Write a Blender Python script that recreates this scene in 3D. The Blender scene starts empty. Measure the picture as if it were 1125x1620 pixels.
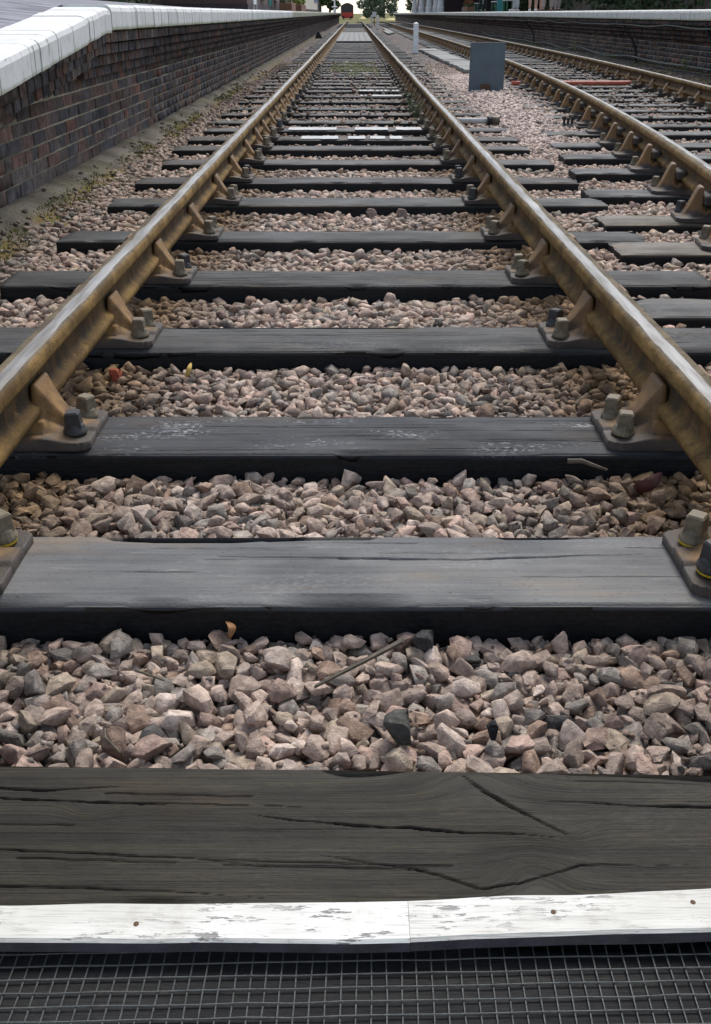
import bpy, bmesh, math, random
import numpy as np
from mathutils import Vector, Matrix

random.seed(7)
rng = np.random.default_rng(11)
scene = bpy.context.scene
C = scene.collection
R = math.radians

# ------------------------------------------------------------------ camera, sky, sun, exposure
cam_d = bpy.data.cameras.new("camera")
cam = bpy.data.objects.new("camera", cam_d)
C.objects.link(cam)
cam_d.sensor_fit = 'VERTICAL'
cam_d.sensor_height = 36.0
cam_d.sensor_width = 36.0
cam_d.lens = 1550 / 1620 * 36.0
cam_d.shift_y = -60 / 1620
cam_d.clip_start = 0.02
cam_d.clip_end = 6000
cam.location = (0.013, 0.0, 0.915)
cam.rotation_euler = (R(90 - 25.19), 0, R(-0.055))
scene.camera = cam

SUN_EL, SUN_AZ = 56.0, 18.0            # azimuth measured from +y (down the track) towards +x
world = bpy.data.worlds.new("World")
scene.world = world
world.use_nodes = True
wn = world.node_tree
wn.nodes.clear()
wo = wn.nodes.new('ShaderNodeOutputWorld')
wb = wn.nodes.new('ShaderNodeBackground')
sk = wn.nodes.new('ShaderNodeTexSky')
hs = wn.nodes.new('ShaderNodeHueSaturation')
sk.sky_type = 'NISHITA'
sk.sun_disc = False
sk.sun_elevation = R(SUN_EL)
sk.sun_rotation = R(SUN_AZ)
sk.air_density = 1.0
sk.dust_density = 0.9
sk.ozone_density = 1.0
hs.inputs['Saturation'].default_value = 0.6
wb.inputs['Strength'].default_value = 0.12
wn.links.new(sk.outputs[0], hs.inputs['Color'])
wn.links.new(hs.outputs[0], wb.inputs['Color'])
wn.links.new(wb.outputs[0], wo.inputs['Surface'])

sd = bpy.data.lights.new("sun", 'SUN')
sd.energy = 1.9
sd.angle = R(24)
sd.color = (1.0, 0.96, 0.9)
sun = bpy.data.objects.new("sun", sd)
C.objects.link(sun)
to_sun = Vector((math.sin(R(SUN_AZ)) * math.cos(R(SUN_EL)), math.cos(R(SUN_AZ)) * math.cos(R(SUN_EL)), math.sin(R(SUN_EL))))
sun.rotation_euler = (-to_sun).to_track_quat('-Z', 'Y').to_euler()
sun.location = (0, 0, 30)

vs = scene.view_settings
vs.view_transform = 'Standard'
vs.look = 'None'
vs.gamma = 1.0
vs.exposure = 0.88
vs.use_curve_mapping = False
scene.cycles.use_denoising = True
scene.cycles.max_bounces = 6
scene.cycles.diffuse_bounces = 3
scene.cycles.glossy_bounces = 3

# ------------------------------------------------------------------ helpers
def obj(name, me, parent=None, loc=(0, 0, 0), rot=(0, 0, 0), mats=None):
    o = bpy.data.objects.new(name, me)
    C.objects.link(o)
    o.location = loc
    o.rotation_euler = rot
    if parent is not None:
        o.parent = parent
    if mats is not None and me is not None and not me.materials:
        for m in (mats if isinstance(mats, (list, tuple)) else [mats]):
            me.materials.append(m)
    return o

def tag(o, label=None, cat=None, group=None, kind=None):
    if label: o["label"] = label
    if cat: o["category"] = cat
    if group: o["group"] = group
    if kind: o["kind"] = kind
    return o

def thing(name, label, cat, loc=(0, 0, 0), rz=0.0, group=None):
    o = bpy.data.objects.new(name, None)
    o.empty_display_size = 0.1
    C.objects.link(o)
    o.location = loc
    o.rotation_euler = (0, 0, rz)
    return tag(o, label, cat, group)

def mesh(name, verts, faces, mat=None, smooth=False):
    me = bpy.data.meshes.new(name)
    me.from_pydata([tuple(map(float, v)) for v in verts], [], [tuple(map(int, f)) for f in faces])
    if smooth:
        me.polygons.foreach_set('use_smooth', [True] * len(me.polygons))
    if mat is not None:
        for m in (mat if isinstance(mat, (list, tuple)) else [mat]):
            me.materials.append(m)
    me.update()
    return me

def mesh_np(name, V, F, mat=None, cols=None, smooth=False):
    """fast triangle / quad mesh from numpy arrays"""
    me = bpy.data.meshes.new(name)
    V = np.asarray(V, np.float32); F = np.asarray(F, np.int32)
    n, k = F.shape
    me.vertices.add(len(V)); me.vertices.foreach_set('co', V.ravel())
    me.loops.add(n * k); me.loops.foreach_set('vertex_index', F.ravel())
    me.polygons.add(n)
    me.polygons.foreach_set('loop_start', np.arange(0, n * k, k, dtype=np.int32))
    if cols is not None:
        a = me.attributes.new('Col', 'FLOAT_COLOR', 'POINT')
        cc = np.ones((len(V), 4), np.float32); cc[:, :cols.shape[1]] = cols
        a.data.foreach_set('color', cc.ravel())
    if smooth:
        me.polygons.foreach_set('use_smooth', np.ones(n, dtype=bool))
    if mat is not None: me.materials.append(mat)
    me.update(); me.validate()
    return me

class MB:
    """collects simple shapes into one mesh"""
    def __init__(s): s.v = []; s.f = []
    def add(s, v, f):
        b = len(s.v); s.v += [tuple(p) for p in v]; s.f += [tuple(i + b for i in q) for q in f]; return s
    def box(s, x0, x1, y0, y1, z0, z1, bev=0.0, M=None):
        if bev <= 0:
            v = [(x0, y0, z0), (x1, y0, z0), (x1, y1, z0), (x0, y1, z0), (x0, y0, z1), (x1, y0, z1), (x1, y1, z1), (x0, y1, z1)]
            f = [(0, 3, 2, 1), (4, 5, 6, 7), (0, 1, 5, 4), (1, 2, 6, 5), (2, 3, 7, 6), (3, 0, 4, 7)]
        else:
            bm = bmesh.new(); bmesh.ops.create_cube(bm, size=1)
            for p in bm.verts:
                p.co = Vector(((x0 + x1) / 2 + p.co.x * (x1 - x0), (y0 + y1) / 2 + p.co.y * (y1 - y0), (z0 + z1) / 2 + p.co.z * (z1 - z0)))
            bmesh.ops.bevel(bm, geom=bm.edges[:], offset=bev, segments=1, affect='EDGES')
            bm.verts.index_update()
            v = [tuple(p.co) for p in bm.verts]; f = [tuple(q.index for q in fa.verts) for fa in bm.faces]; bm.free()
        if M is not None: v = [tuple(M @ Vector(p)) for p in v]
        return s.add(v, f)
    def tube(s, pts, r, n=8, cap=True):
        pts = [Vector(p) for p in pts]
        rs = r if isinstance(r, (list, tuple)) else [r] * len(pts)
        v = []; f = []
        up = Vector((0, 0, 1))
        for i, p in enumerate(pts):
            t = (pts[min(i + 1, len(pts) - 1)] - pts[max(i - 1, 0)]).normalized()
            a = t.cross(up)
            if a.length < 1e-3: a = t.cross(Vector((0, 1, 0)))
            a.normalize(); b = a.cross(t).normalized()
            for k in range(n):
                q = 2 * math.pi * k / n
                v.append(p + a * math.cos(q) * rs[i] + b * math.sin(q) * rs[i])
        for i in range(len(pts) - 1):
            for k in range(n):
                k2 = (k + 1) % n
                f.append((i * n + k, i * n + k2, (i + 1) * n + k2, (i + 1) * n + k))
        if cap:
            f.append(tuple(range(n - 1, -1, -1))); f.append(tuple((len(pts) - 1) * n + k for k in range(n)))
        return s.add(v, f)
    def lathe(s, prof, n=16, c=(0, 0, 0)):
        v = []; f = []
        for r, z in prof:
            for k in range(n):
                q = 2 * math.pi * k / n
                v.append((c[0] + r * math.cos(q), c[1] + r * math.sin(q), c[2] + z))
        for i in range(len(prof) - 1):
            for k in range(n):
                k2 = (k + 1) % n
                f.append((i * n + k, i * n + k2, (i + 1) * n + k2, (i + 1) * n + k))
        f.append(tuple(range(n - 1, -1, -1))); f.append(tuple((len(prof) - 1) * n + k for k in range(n)))
        return s.add(v, f)
    def mesh(s, name, mat=None, smooth=False): return mesh(name, s.v, s.f, mat, smooth)
    def obj(s, name, mat, parent=None, loc=(0, 0, 0), rot=(0, 0, 0), smooth=False):
        return obj(name, s.mesh(name, mat, smooth), parent, loc, rot)

def vnoise(x, y, seed=0):
    x = np.asarray(x, float); y = np.asarray(y, float)
    xi = np.floor(x); yi = np.floor(y); fx = x - xi; fy = y - yi
    fx = fx * fx * (3 - 2 * fx); fy = fy * fy * (3 - 2 * fy)
    def h(a, b):
        q = np.sin(a * 127.1 + b * 311.7 + seed * 74.7) * 43758.5453
        return q - np.floor(q)
    return (h(xi, yi) * (1 - fx) + h(xi + 1, yi) * fx) * (1 - fy) + (h(xi, yi + 1) * (1 - fx) + h(xi + 1, yi + 1) * fx) * fy

def fbm(x, y, seed=0, o=4):
    t = 0; a = 0.5
    for i in range(o):
        t = t + a * vnoise(x * 2 ** i, y * 2 ** i, seed + i * 13); a *= 0.5
    return t

def sstep(a, b, x):
    t = np.clip((np.asarray(x, float) - a) / (b - a), 0, 1)
    return t * t * (3 - 2 * t)

def ordinal(n):
    W = ['first', 'second', 'third', 'fourth', 'fifth', 'sixth', 'seventh', 'eighth', 'ninth', 'tenth', 'eleventh', 'twelfth',
         'thirteenth', 'fourteenth', 'fifteenth', 'sixteenth', 'seventeenth', 'eighteenth', 'nineteenth', 'twentieth']
    return W[n - 1]

# ------------------------------------------------------------------ materials
class NT:
    def __init__(s, name):
        s.m = bpy.data.materials.new(name); s.m.use_nodes = True
        s.t = s.m.node_tree; s.b = s.t.nodes['Principled BSDF']
        s.tc = s.t.nodes.new('ShaderNodeTexCoord'); s.geo = s.t.nodes.new('ShaderNodeNewGeometry')
    def n(s, ty, **kw):
        nd = s.t.nodes.new(ty)
        for k, v in kw.items(): setattr(nd, k, v)
        return nd
    def l(s, a, b): s.t.links.new(a, b)
    def val(s, sock, v):
        if hasattr(v, 'is_output') or isinstance(v, bpy.types.NodeSocket): s.l(v, sock)
        else:
            if isinstance(v, (tuple, list)) and len(v) == 3 and sock.type == 'RGBA': v = (*v, 1)
            sock.default_value = v
    def pos(s, src='Object', scale=(1, 1, 1)):
        mp = s.n('ShaderNodeMapping')
        s.l(s.geo.outputs['Position'] if src == 'World' else s.tc.outputs[src], mp.inputs['Vector'])
        mp.inputs['Scale'].default_value = scale
        return mp.outputs[0]
    def noise(s, vec, scale, detail=4, rough=0.55, dist=0.0):
        nd = s.n('ShaderNodeTexNoise')
        s.l(vec, nd.inputs['Vector']); nd.inputs['Scale'].default_value = scale
        nd.inputs['Detail'].default_value = detail; nd.inputs['Roughness'].default_value = rough; nd.inputs['Distortion'].default_value = dist
        return nd.outputs['Fac']
    def vor(s, vec, scale, feature='F1', out='Distance'):
        nd = s.n('ShaderNodeTexVoronoi', feature=feature)
        s.l(vec, nd.inputs['Vector']); nd.inputs['Scale'].default_value = scale
        return nd.outputs[out]
    def rng(s, v, a, b, c=0.0, d=1.0, smooth=True):
        nd = s.n('ShaderNodeMapRange'); nd.interpolation_type = 'SMOOTHSTEP' if smooth else 'LINEAR'
        s.val(nd.inputs['Value'], v)
        for k, q in zip(('From Min', 'From Max', 'To Min', 'To Max'), (a, b, c, d)): nd.inputs[k].default_value = q
        return nd.outputs[0]
    def math(s, op, a, b=0.0):
        nd = s.n('ShaderNodeMath', operation=op); s.val(nd.inputs[0], a); s.val(nd.inputs[1], b); return nd.outputs[0]
    def mix(s, fac, a, b, blend='MIX'):
        nd = s.n('ShaderNodeMix', data_type='RGBA', blend_type=blend)
        s.val(nd.inputs[0], fac); s.val(nd.inputs[6], a); s.val(nd.inputs[7], b); return nd.outputs[2]
    def ramp(s, fac, stops):
        nd = s.n('ShaderNodeValToRGB'); e = nd.color_ramp.elements
        while len(e) > 1: e.remove(e[-1])
        e[0].position = stops[0][0]; e[0].color = (*stops[0][1], 1)
        for p, c in stops[1:]:
            k = e.new(p); k.color = (*c, 1)
        s.val(nd.inputs[0], fac); return nd.outputs[0]
    def sep(s, v, i):
        nd = s.n('ShaderNodeSeparateXYZ'); s.l(v, nd.inputs[0]); return nd.outputs[i]
    def attr(s, name, out='Color'):
        nd = s.n('ShaderNodeAttribute', attribute_name=name); return nd.outputs[out]
    def info(s, out): return s.n('ShaderNodeObjectInfo').outputs[out]
    def bump(s, h, dist=0.01, strength=1.0, prev=None):
        nd = s.n('ShaderNodeBump'); nd.inputs['Distance'].default_value = dist; nd.inputs['Strength'].default_value = strength
        s.l(h, nd.inputs['Height'])
        if prev is not None: s.l(prev, nd.inputs['Normal'])
        return nd.outputs[0]
    def done(s, col, rough=0.8, normal=None, metal=0.0, spec=0.4):
        s.val(s.b.inputs['Base Color'], col); s.val(s.b.inputs['Roughness'], rough); s.val(s.b.inputs['Metallic'], metal)
        s.val(s.b.inputs['Specular IOR Level'], spec)
        if normal is not None: s.l(normal, s.b.inputs['Normal'])
        return s.m

def plain(name, col, rough=0.7, var=0.25, scale=8.0, metal=0.0, bump=0.002, src='Object', spec=0.4):
    t = NT(name); p = t.pos(src)
    n1 = t.noise(p, scale, 5); n2 = t.noise(p, scale * 9, 4)
    f = t.math('ADD', t.math('MULTIPLY', n1, 0.65), t.math('MULTIPLY', n2, 0.35))
    c = t.mix(t.rng(f, 0.3, 0.7), tuple(q * (1 - var) for q in col), tuple(min(1, q * (1 + var)) for q in col))
    return t.done(c, t.rng(n2, 0.2, 0.8, rough - 0.1, min(1, rough + 0.1)), t.bump(n2, bump, 0.6), metal, spec)

def stone_mat(name, src):
    t = NT(name)
    p = t.pos('World')
    base = t.info('Color') if src == 'obj' else t.attr('Col')
    n1 = t.noise(p, 60, 4); n2 = t.noise(p, 330, 4, 0.7); n3 = t.noise(p, 700, 2)
    c = t.mix(t.rng(n1, 0.3, 0.72), t.mix(1.0, base, (0.66, 0.63, 0.62), 'MULTIPLY'), t.mix(1.0, base, (1.28, 1.25, 1.22), 'MULTIPLY'))
    c = t.mix(t.rng(n2, 0.56, 0.7, 0, 0.55), c, t.mix(1.0, base, (0.45, 0.4, 0.38), 'MULTIPLY'))
    c = t.mix(t.rng(n3, 0.6, 0.72, 0, 0.35), c, (0.62, 0.57, 0.53))
    n4 = t.noise(p, 130, 5, 0.7)
    b = t.bump(n2, 0.0025, 0.9); b = t.bump(n4, 0.006, 0.8, b); b = t.bump(n1, 0.007, 0.7, b)
    c = t.mix(t.rng(n4, 0.5, 0.75, 0, 0.4), c, t.mix(1.0, base, (0.5, 0.47, 0.43), 'MULTIPLY'))
    return t.done(c, 0.88, b, spec=0.2)

M_stone = stone_mat('ballast_stone', 'obj')
M_gravel = stone_mat('ballast_gravel', 'attr')

def bed_mat():
    t = NT('ballast_bed'); p = t.pos('World')
    v = t.n('ShaderNodeTexVoronoi'); t.l(p, v.inputs['Vector']); v.inputs['Scale'].default_value = 21; v.inputs['Randomness'].default_value = 1
    big = t.noise(p, 0.6, 4)
    cc = t.ramp(t.sep(v.outputs['Color'], 0), [(0, (0.05, 0.046, 0.045)), (0.35, (0.12, 0.1, 0.09)), (0.7, (0.2, 0.165, 0.145)), (1, (0.3, 0.26, 0.235))])
    cc = t.mix(t.rng(big, 0.35, 0.7, 0.0, 0.7), cc, t.mix(1.0, cc, (0.5, 0.48, 0.46), 'MULTIPLY'))
    d = v.outputs['Distance']
    edge = t.rng(d, 0.25, 0.6, 1.0, 0.0)
    return t.done(cc, 0.9, t.bump(edge, 0.03, 1.0), spec=0.2)
M_bed = bed_mat()

def sleeper_mat(name='sleeper_timber', grain=1.0, knots=()):
    t = NT(name)
    tint = t.info('Color'); spk = t.info('Alpha'); rnd = t.info('Random')
    x, y, z = (t.sep(t.tc.outputs['Object'], k) for k in range(3))
    # the grain runs along x and bends round knots
    yw = t.math('ADD', y, t.math('MULTIPLY', z, 0.6))
    for (kx, ky, amp, rx, ry) in knots:
        a = t.math('DIVIDE', t.math('SUBTRACT', x, kx), rx); b_ = t.math('DIVIDE', t.math('SUBTRACT', y, ky), ry)
        d = t.math('ADD', t.math('MULTIPLY', a, a), t.math('MULTIPLY', b_, b_))
        yw = t.math('ADD', yw, t.math('MULTIPLY', t.math('POWER', 2.718, t.math('MULTIPLY', d, -1.0)), amp))
    cmb = t.n('ShaderNodeCombineXYZ')
    t.l(t.math('ADD', x, t.math('MULTIPLY', rnd, 37.0)), cmb.inputs[0]); t.l(t.math('ADD', yw, t.math('MULTIPLY', rnd, 11.0)), cmb.inputs[1]); t.l(z, cmb.inputs[2])
    P = cmb.outputs[0]
    def mp(sx, sy, sz):
        m = t.n('ShaderNodeMapping'); t.l(P, m.inputs['Vector']); m.inputs['Scale'].default_value = (sx, sy, sz); return m.outputs[0]
    g1 = t.noise(mp(0.9, 34, 10), 2.0, 6, 0.62, 0.3)         # broad grain
    g2 = t.noise(mp(1.6, 150, 40), 2.0, 5, 0.62, 0.2)        # fine lines
    bl = t.noise(mp(1, 2.2, 2.2), 3.0, 5, 0.6)                # blotches
    sp = t.noise(mp(26, 42, 42), 3.0, 4, 0.65)                # splashes
    spb = t.noise(mp(1.6, 5, 5), 1.6, 3)
    pit = t.noise(mp(120, 160, 160), 1.0, 3)
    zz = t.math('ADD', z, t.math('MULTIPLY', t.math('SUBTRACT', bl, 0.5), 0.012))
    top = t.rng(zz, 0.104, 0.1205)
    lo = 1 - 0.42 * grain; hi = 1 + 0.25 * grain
    wood = t.mix(t.rng(g1, 0.3, 0.7), t.mix(1.0, tint, (lo, lo, lo * 1.02), 'MULTIPLY'), t.mix(1.0, tint, (hi, hi, hi * 0.97), 'MULTIPLY'))
    wood = t.mix(t.rng(g2, 0.54, 0.66, 0, 0.6 * grain), wood, t.mix(1.0, tint, (0.25, 0.25, 0.26), 'MULTIPLY'))
    wood = t.mix(t.rng(g2, 0.42, 0.3, 0, 0.4 * grain), wood, t.mix(1.0, tint, (1.5, 1.48, 1.42), 'MULTIPLY'))
    wood = t.mix(t.rng(bl, 0.42, 0.68, 0, 0.6), wood, t.mix(1.0, wood, (0.5, 0.52, 0.57), 'MULTIPLY'))
    wood = t.mix(t.rng(pit, 0.62, 0.72, 0, 0.5), wood, (0.012, 0.012, 0.013))
    br_ = t.noise(mp(0.7, 3, 3), 2.3, 4, 0.6)
    wood = t.mix(t.rng(br_, 0.52, 0.68, 0, 0.7), wood, t.mix(1.0, wood, (1.5, 1.12, 0.72), 'MULTIPLY'))
    scf = t.noise(mp(4, 30, 30), 2.0, 5, 0.7)
    wood = t.mix(t.rng(scf, 0.6, 0.74, 0, 0.5), wood, t.mix(1.0, tint, (2.3, 2.25, 2.15), 'MULTIPLY'))
    fib = t.noise(mp(5, 420, 120), 2.0, 3, 0.6)
    wood = t.mix(t.rng(fib, 0.5, 0.68, 0, 0.5 * grain), wood, t.mix(1.0, tint, (0.4, 0.4, 0.4), 'MULTIPLY'))
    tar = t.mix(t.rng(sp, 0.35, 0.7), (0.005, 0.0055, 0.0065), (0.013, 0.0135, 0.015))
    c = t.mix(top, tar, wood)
    s = t.math('MULTIPLY', t.rng(t.math('ADD', sp, t.math('MULTIPLY', t.rng(spb, 0.5, 0.72), 0.13)), 0.56, 0.74), t.math('MULTIPLY', t.rng(spb, 0.48, 0.66), spk))
    c = t.mix(t.math('MULTIPLY', s, t.math('MULTIPLY', top, 0.75)), c, (0.42, 0.42, 0.43))
    b = t.bump(g1, 0.003 * grain, 0.7); b = t.bump(g2, 0.0022 * grain, 0.8, b); b = t.bump(pit, 0.0015, 0.6, b); b = t.bump(fib, 0.0012 * grain, 0.7, b)
    return t.done(c, t.rng(bl, 0.3, 0.7, 0.55, 0.75), b, spec=0.27)
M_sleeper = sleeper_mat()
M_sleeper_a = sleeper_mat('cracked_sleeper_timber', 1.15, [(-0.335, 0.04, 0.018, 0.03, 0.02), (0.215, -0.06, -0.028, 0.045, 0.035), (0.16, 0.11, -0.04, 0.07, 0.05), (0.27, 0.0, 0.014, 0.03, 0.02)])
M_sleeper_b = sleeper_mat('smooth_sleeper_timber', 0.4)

def rail_mat():
    t = NT('rail_steel'); p = t.pos('World')
    gx = t.attr('gx', 'Fac'); gz = t.attr('gz', 'Fac')
    m1 = t.n('ShaderNodeMapping'); t.l(t.geo.outputs['Position'], m1.inputs['Vector']); m1.inputs['Scale'].default_value = (14, 1.2, 14)
    st = t.noise(m1.outputs[0], 3, 5, 0.6)
    n1 = t.noise(p, 9, 5); n2 = t.noise(p, 130, 4, 0.7)
    gxn = t.math('ADD', gx, t.math('MULTIPLY', t.math('SUBTRACT', st, 0.5), 0.7))
    band = t.math('MULTIPLY', t.rng(gxn, -0.3, -0.12), t.rng(gxn, 0.62, 0.74, 1, 0))
    band = t.math('MULTIPLY', band, t.rng(gz, 0.955, 0.985))
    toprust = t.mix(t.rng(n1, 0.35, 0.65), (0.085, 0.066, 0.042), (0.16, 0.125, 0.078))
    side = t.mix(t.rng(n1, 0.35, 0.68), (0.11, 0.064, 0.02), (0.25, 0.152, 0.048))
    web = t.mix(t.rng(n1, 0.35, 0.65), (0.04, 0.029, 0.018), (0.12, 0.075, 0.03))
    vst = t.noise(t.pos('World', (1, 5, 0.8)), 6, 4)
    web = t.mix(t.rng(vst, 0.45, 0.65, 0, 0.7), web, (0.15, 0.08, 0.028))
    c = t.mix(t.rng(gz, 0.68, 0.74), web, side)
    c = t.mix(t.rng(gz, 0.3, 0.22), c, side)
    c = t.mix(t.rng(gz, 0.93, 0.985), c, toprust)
    n5 = t.noise(p, 40, 5, 0.7)
    c = t.mix(t.rng(n2, 0.52, 0.66, 0, 0.6), c, (0.045, 0.028, 0.015))
    n6 = t.noise(p, 17, 5, 0.7)
    c = t.mix(t.rng(n6, 0.52, 0.66, 0, 0.65), c, (0.06, 0.033, 0.014))
    c = t.mix(t.rng(n5, 0.58, 0.7, 0, 0.6), c, (0.24, 0.15, 0.06))
    steel = t.mix(t.rng(st, 0.3, 0.7), (0.12, 0.105, 0.085), (0.29, 0.28, 0.265))
    c = t.mix(band, c, steel)
    rough = t.rng(band, 0, 1, 0.8, 0.42)
    return t.done(c, rough, t.bump(t.math('MULTIPLY', n2, t.rng(band, 0, 1, 1, 0.15)), 0.003, 0.9), t.math('MULTIPLY', band, 0.4), 0.2)
M_rail = rail_mat()

def chair_mat():
    t = NT('chair_iron'); p = t.pos('Object'); z = t.sep(p, 2)
    rnd = t.info('Random')
    n1 = t.noise(p, 14, 4); n2 = t.noise(p, 180, 4, 0.65)
    grey = t.mix(t.rng(n1, 0.3, 0.7), (0.026, 0.021, 0.018), (0.075, 0.056, 0.042))
    rust = t.mix(t.rng(n1, 0.3, 0.7), (0.12, 0.058, 0.017), (0.28, 0.155, 0.05))
    k = t.rng(t.math('ADD', z, t.math('MULTIPLY', t.math('SUBTRACT', n1, 0.5), 0.08)), 0.02, 0.062)
    c = t.mix(k, grey, rust)
    c = t.mix(t.rng(n2, 0.55, 0.72, 0, 0.4), c, (0.04, 0.03, 0.025))
    c = t.mix(t.rng(rnd, 0, 1, 0, 0.25), c, (0.04, 0.03, 0.024))
    n3 = t.noise(p, 60, 4, 0.6)
    return t.done(c, t.rng(n1, 0.3, 0.7, 0.5, 0.75), t.bump(n3, 0.002, 0.7, t.bump(n2, 0.0015, 0.8)), 0.0, 0.4)
M_chair = chair_mat()
M_bolt = plain('bolt_iron', (0.15, 0.12, 0.078), 0.6, 0.35, 60, bump=0.001)
M_bolt_dark = plain('dark_bolt_iron', (0.035, 0.033, 0.032), 0.5, 0.3, 60, bump=0.001)
M_yellow = plain('yellow_ferrule', (0.55, 0.36, 0.02), 0.5, 0.2, 80)
M_key = plain('key_iron', (0.05, 0.042, 0.036), 0.65, 0.3, 30)
M_redpaint = plain('red_paint', (0.28, 0.03, 0.03), 0.6, 0.2, 60)

def batten_mat():
    t = NT('white_batten_paint'); p = t.pos('Object', (1, 1, 1))
    m = t.pos('Object', (3, 18, 18))
    n1 = t.noise(m, 8, 5, 0.7); n2 = t.noise(p, 5, 3); n3 = t.noise(t.pos('Object', (6, 120, 120)), 3, 3)
    flake = t.math('MULTIPLY', t.rng(n1, 0.57, 0.61), t.rng(n2, 0.38, 0.6))
    c = t.mix(t.rng(n2, 0.3, 0.7), (0.5, 0.485, 0.43), (0.68, 0.67, 0.62))
    c = t.mix(t.rng(n3, 0.54, 0.7, 0, 0.6), c, (0.36, 0.335, 0.3))
    n4 = t.noise(p, 28, 5, 0.7)
    c = t.mix(t.rng(n4, 0.5, 0.72, 0, 0.4), c, (0.38, 0.34, 0.27))
    c = t.mix(flake, c, (0.24, 0.22, 0.21))
    return t.done(c, 0.65, t.bump(t.math('SUBTRACT', n3, t.math('MULTIPLY', flake, 1.2)), 0.0012, 0.8))
M_batten = batten_mat()
M_batten_shade = plain('batten_side_shade', (0.07, 0.062, 0.07), 0.8, 0.3, 30)  # near side of the batten: shadow along it painted in as dark wood
M_wire = plain('galvanised_wire', (0.1, 0.105, 0.1), 0.5, 0.25, 60, metal=0.35)

def brick_mat(name, src):
    t = NT(name); p = t.pos('World')
    base = t.info('Color') if src == 'obj' else t.attr('Col')
    n1 = t.noise(p, 18, 4); n2 = t.noise(p, 140, 4, 0.65)
    dr = t.noise(t.pos('World', (9, 9, 0.9)), 3, 4, 0.6)          # soot and lime runs down the wall
    c = t.mix(t.rng(n1, 0.3, 0.7), t.mix(1.0, base, (0.6, 0.6, 0.62), 'MULTIPLY'), t.mix(1.0, base, (1.3, 1.27, 1.25), 'MULTIPLY'))
    c = t.mix(t.rng(dr, 0.6, 0.7, 0, 0.5), c, (0.34, 0.32, 0.29))
    c = t.mix(t.rng(dr, 0.42, 0.3, 0, 0.5), c, (0.03, 0.029, 0.028))
    so = t.noise(p, 1.6, 5, 0.6)
    c = t.mix(t.rng(so, 0.44, 0.66, 0, 0.75), c, t.mix(1.0, c, (0.42, 0.43, 0.45), 'MULTIPLY'))
    b = t.bump(n2, 0.003, 0.9); b = t.bump(n1, 0.008, 0.7, b)
    return t.done(c, 0.88, b, spec=0.2)
M_brick = brick_mat('brick_face', 'obj')
M_bricks = brick_mat('brick_far', 'attr')
M_mortar = plain('lime_mortar', (0.3, 0.26, 0.185), 0.92, 0.6, 2.5, bump=0.004, src='World', spec=0.2)

def coping_mat(name, col, dirt):
    t = NT(name); p = t.pos('World')
    n1 = t.noise(p, 7, 4); n2 = t.noise(p, 90, 4, 0.6)
    dr = t.noise(t.pos('World', (7, 7, 0.5)), 3, 4, 0.6)
    rnd = t.info('Random')
    c = t.mix(t.rng(n1, 0.3, 0.7), tuple(q * 0.9 for q in col), col)
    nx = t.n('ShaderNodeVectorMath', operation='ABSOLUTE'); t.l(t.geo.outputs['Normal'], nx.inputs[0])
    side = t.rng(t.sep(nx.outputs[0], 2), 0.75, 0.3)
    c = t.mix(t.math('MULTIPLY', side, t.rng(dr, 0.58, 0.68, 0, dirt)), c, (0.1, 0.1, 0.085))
    gr_ = t.noise(p, 22, 5, 0.7)
    c = t.mix(t.rng(gr_, 0.5, 0.72, 0, 0.45), c, (0.36, 0.36, 0.32))
    oz = t.sep(t.tc.outputs['Object'], 2)
    alg = t.math('MULTIPLY', t.rng(t.math('ADD', oz, t.math('MULTIPLY', n1, 0.03)), 0.05, 0.01), 0.75)
    c = t.mix(alg, c, (0.3, 0.33, 0.16))
    c = t.mix(t.rng(rnd, 0.8, 1.0, 0, 0.25), c, (0.45, 0.45, 0.42))
    return t.done(c, 0.7, t.bump(n2, 0.0015, 0.6), spec=0.35)
M_coping = coping_mat('white_coping_paint', (0.68, 0.68, 0.66), 0.9)
M_coping_r = coping_mat('worn_coping_paint', (0.76, 0.75, 0.68), 0.8)
M_coping_bare = coping_mat('bare_coping_stone', (0.4, 0.39, 0.3), 0.7)

def paving_mat():
    t = NT('platform_paving'); p = t.pos('World')
    n1 = t.noise(t.pos('World', (1, 6, 1)), 3, 4); n2 = t.noise(p, 60, 4)
    c = t.mix(t.rng(n1, 0.35, 0.65), (0.1, 0.1, 0.115), (0.24, 0.24, 0.265))
    c = t.mix(t.rng(n2, 0.55, 0.7, 0, 0.5), c, (0.13, 0.13, 0.14))
    return t.done(c, 0.8, t.bump(n2, 0.004, 0.7))
M_paving = paving_mat()

def dirt_mat():
    t = NT('silt_strip'); p = t.pos('World')
    n1 = t.noise(p, 3, 5); n2 = t.noise(p, 40, 5, 0.65); n3 = t.noise(p, 1.7, 3)
    x = t.sep(t.geo.outputs['Position'], 0)
    c = t.mix(t.rng(n1, 0.35, 0.65), (0.11, 0.093, 0.07), (0.23, 0.2, 0.155))
    c = t.mix(t.rng(n2, 0.5, 0.72, 0, 0.6), c, (0.1, 0.08, 0.06))
    edge = t.rng(t.math('ADD', x, t.math('MULTIPLY', n1, 0.16)), -1.56, -1.5)
    c = t.mix(t.math('MULTIPLY', edge, t.rng(n3, 0.4, 0.6, 0.1, 0.8)), c, (0.2, 0.085, 0.03))
    mo = t.math('MULTIPLY', t.rng(n3, 0.46, 0.6), t.rng(n2, 0.36, 0.55))
    c = t.mix(t.math('MULTIPLY', mo, t.rng(edge, 0, 1, 0.25, 0.9)), c, (0.12, 0.135, 0.025))
    return t.done(c, 0.9, t.bump(n2, 0.02, 1.0), spec=0.2)
M_dirt = dirt_mat()

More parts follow.
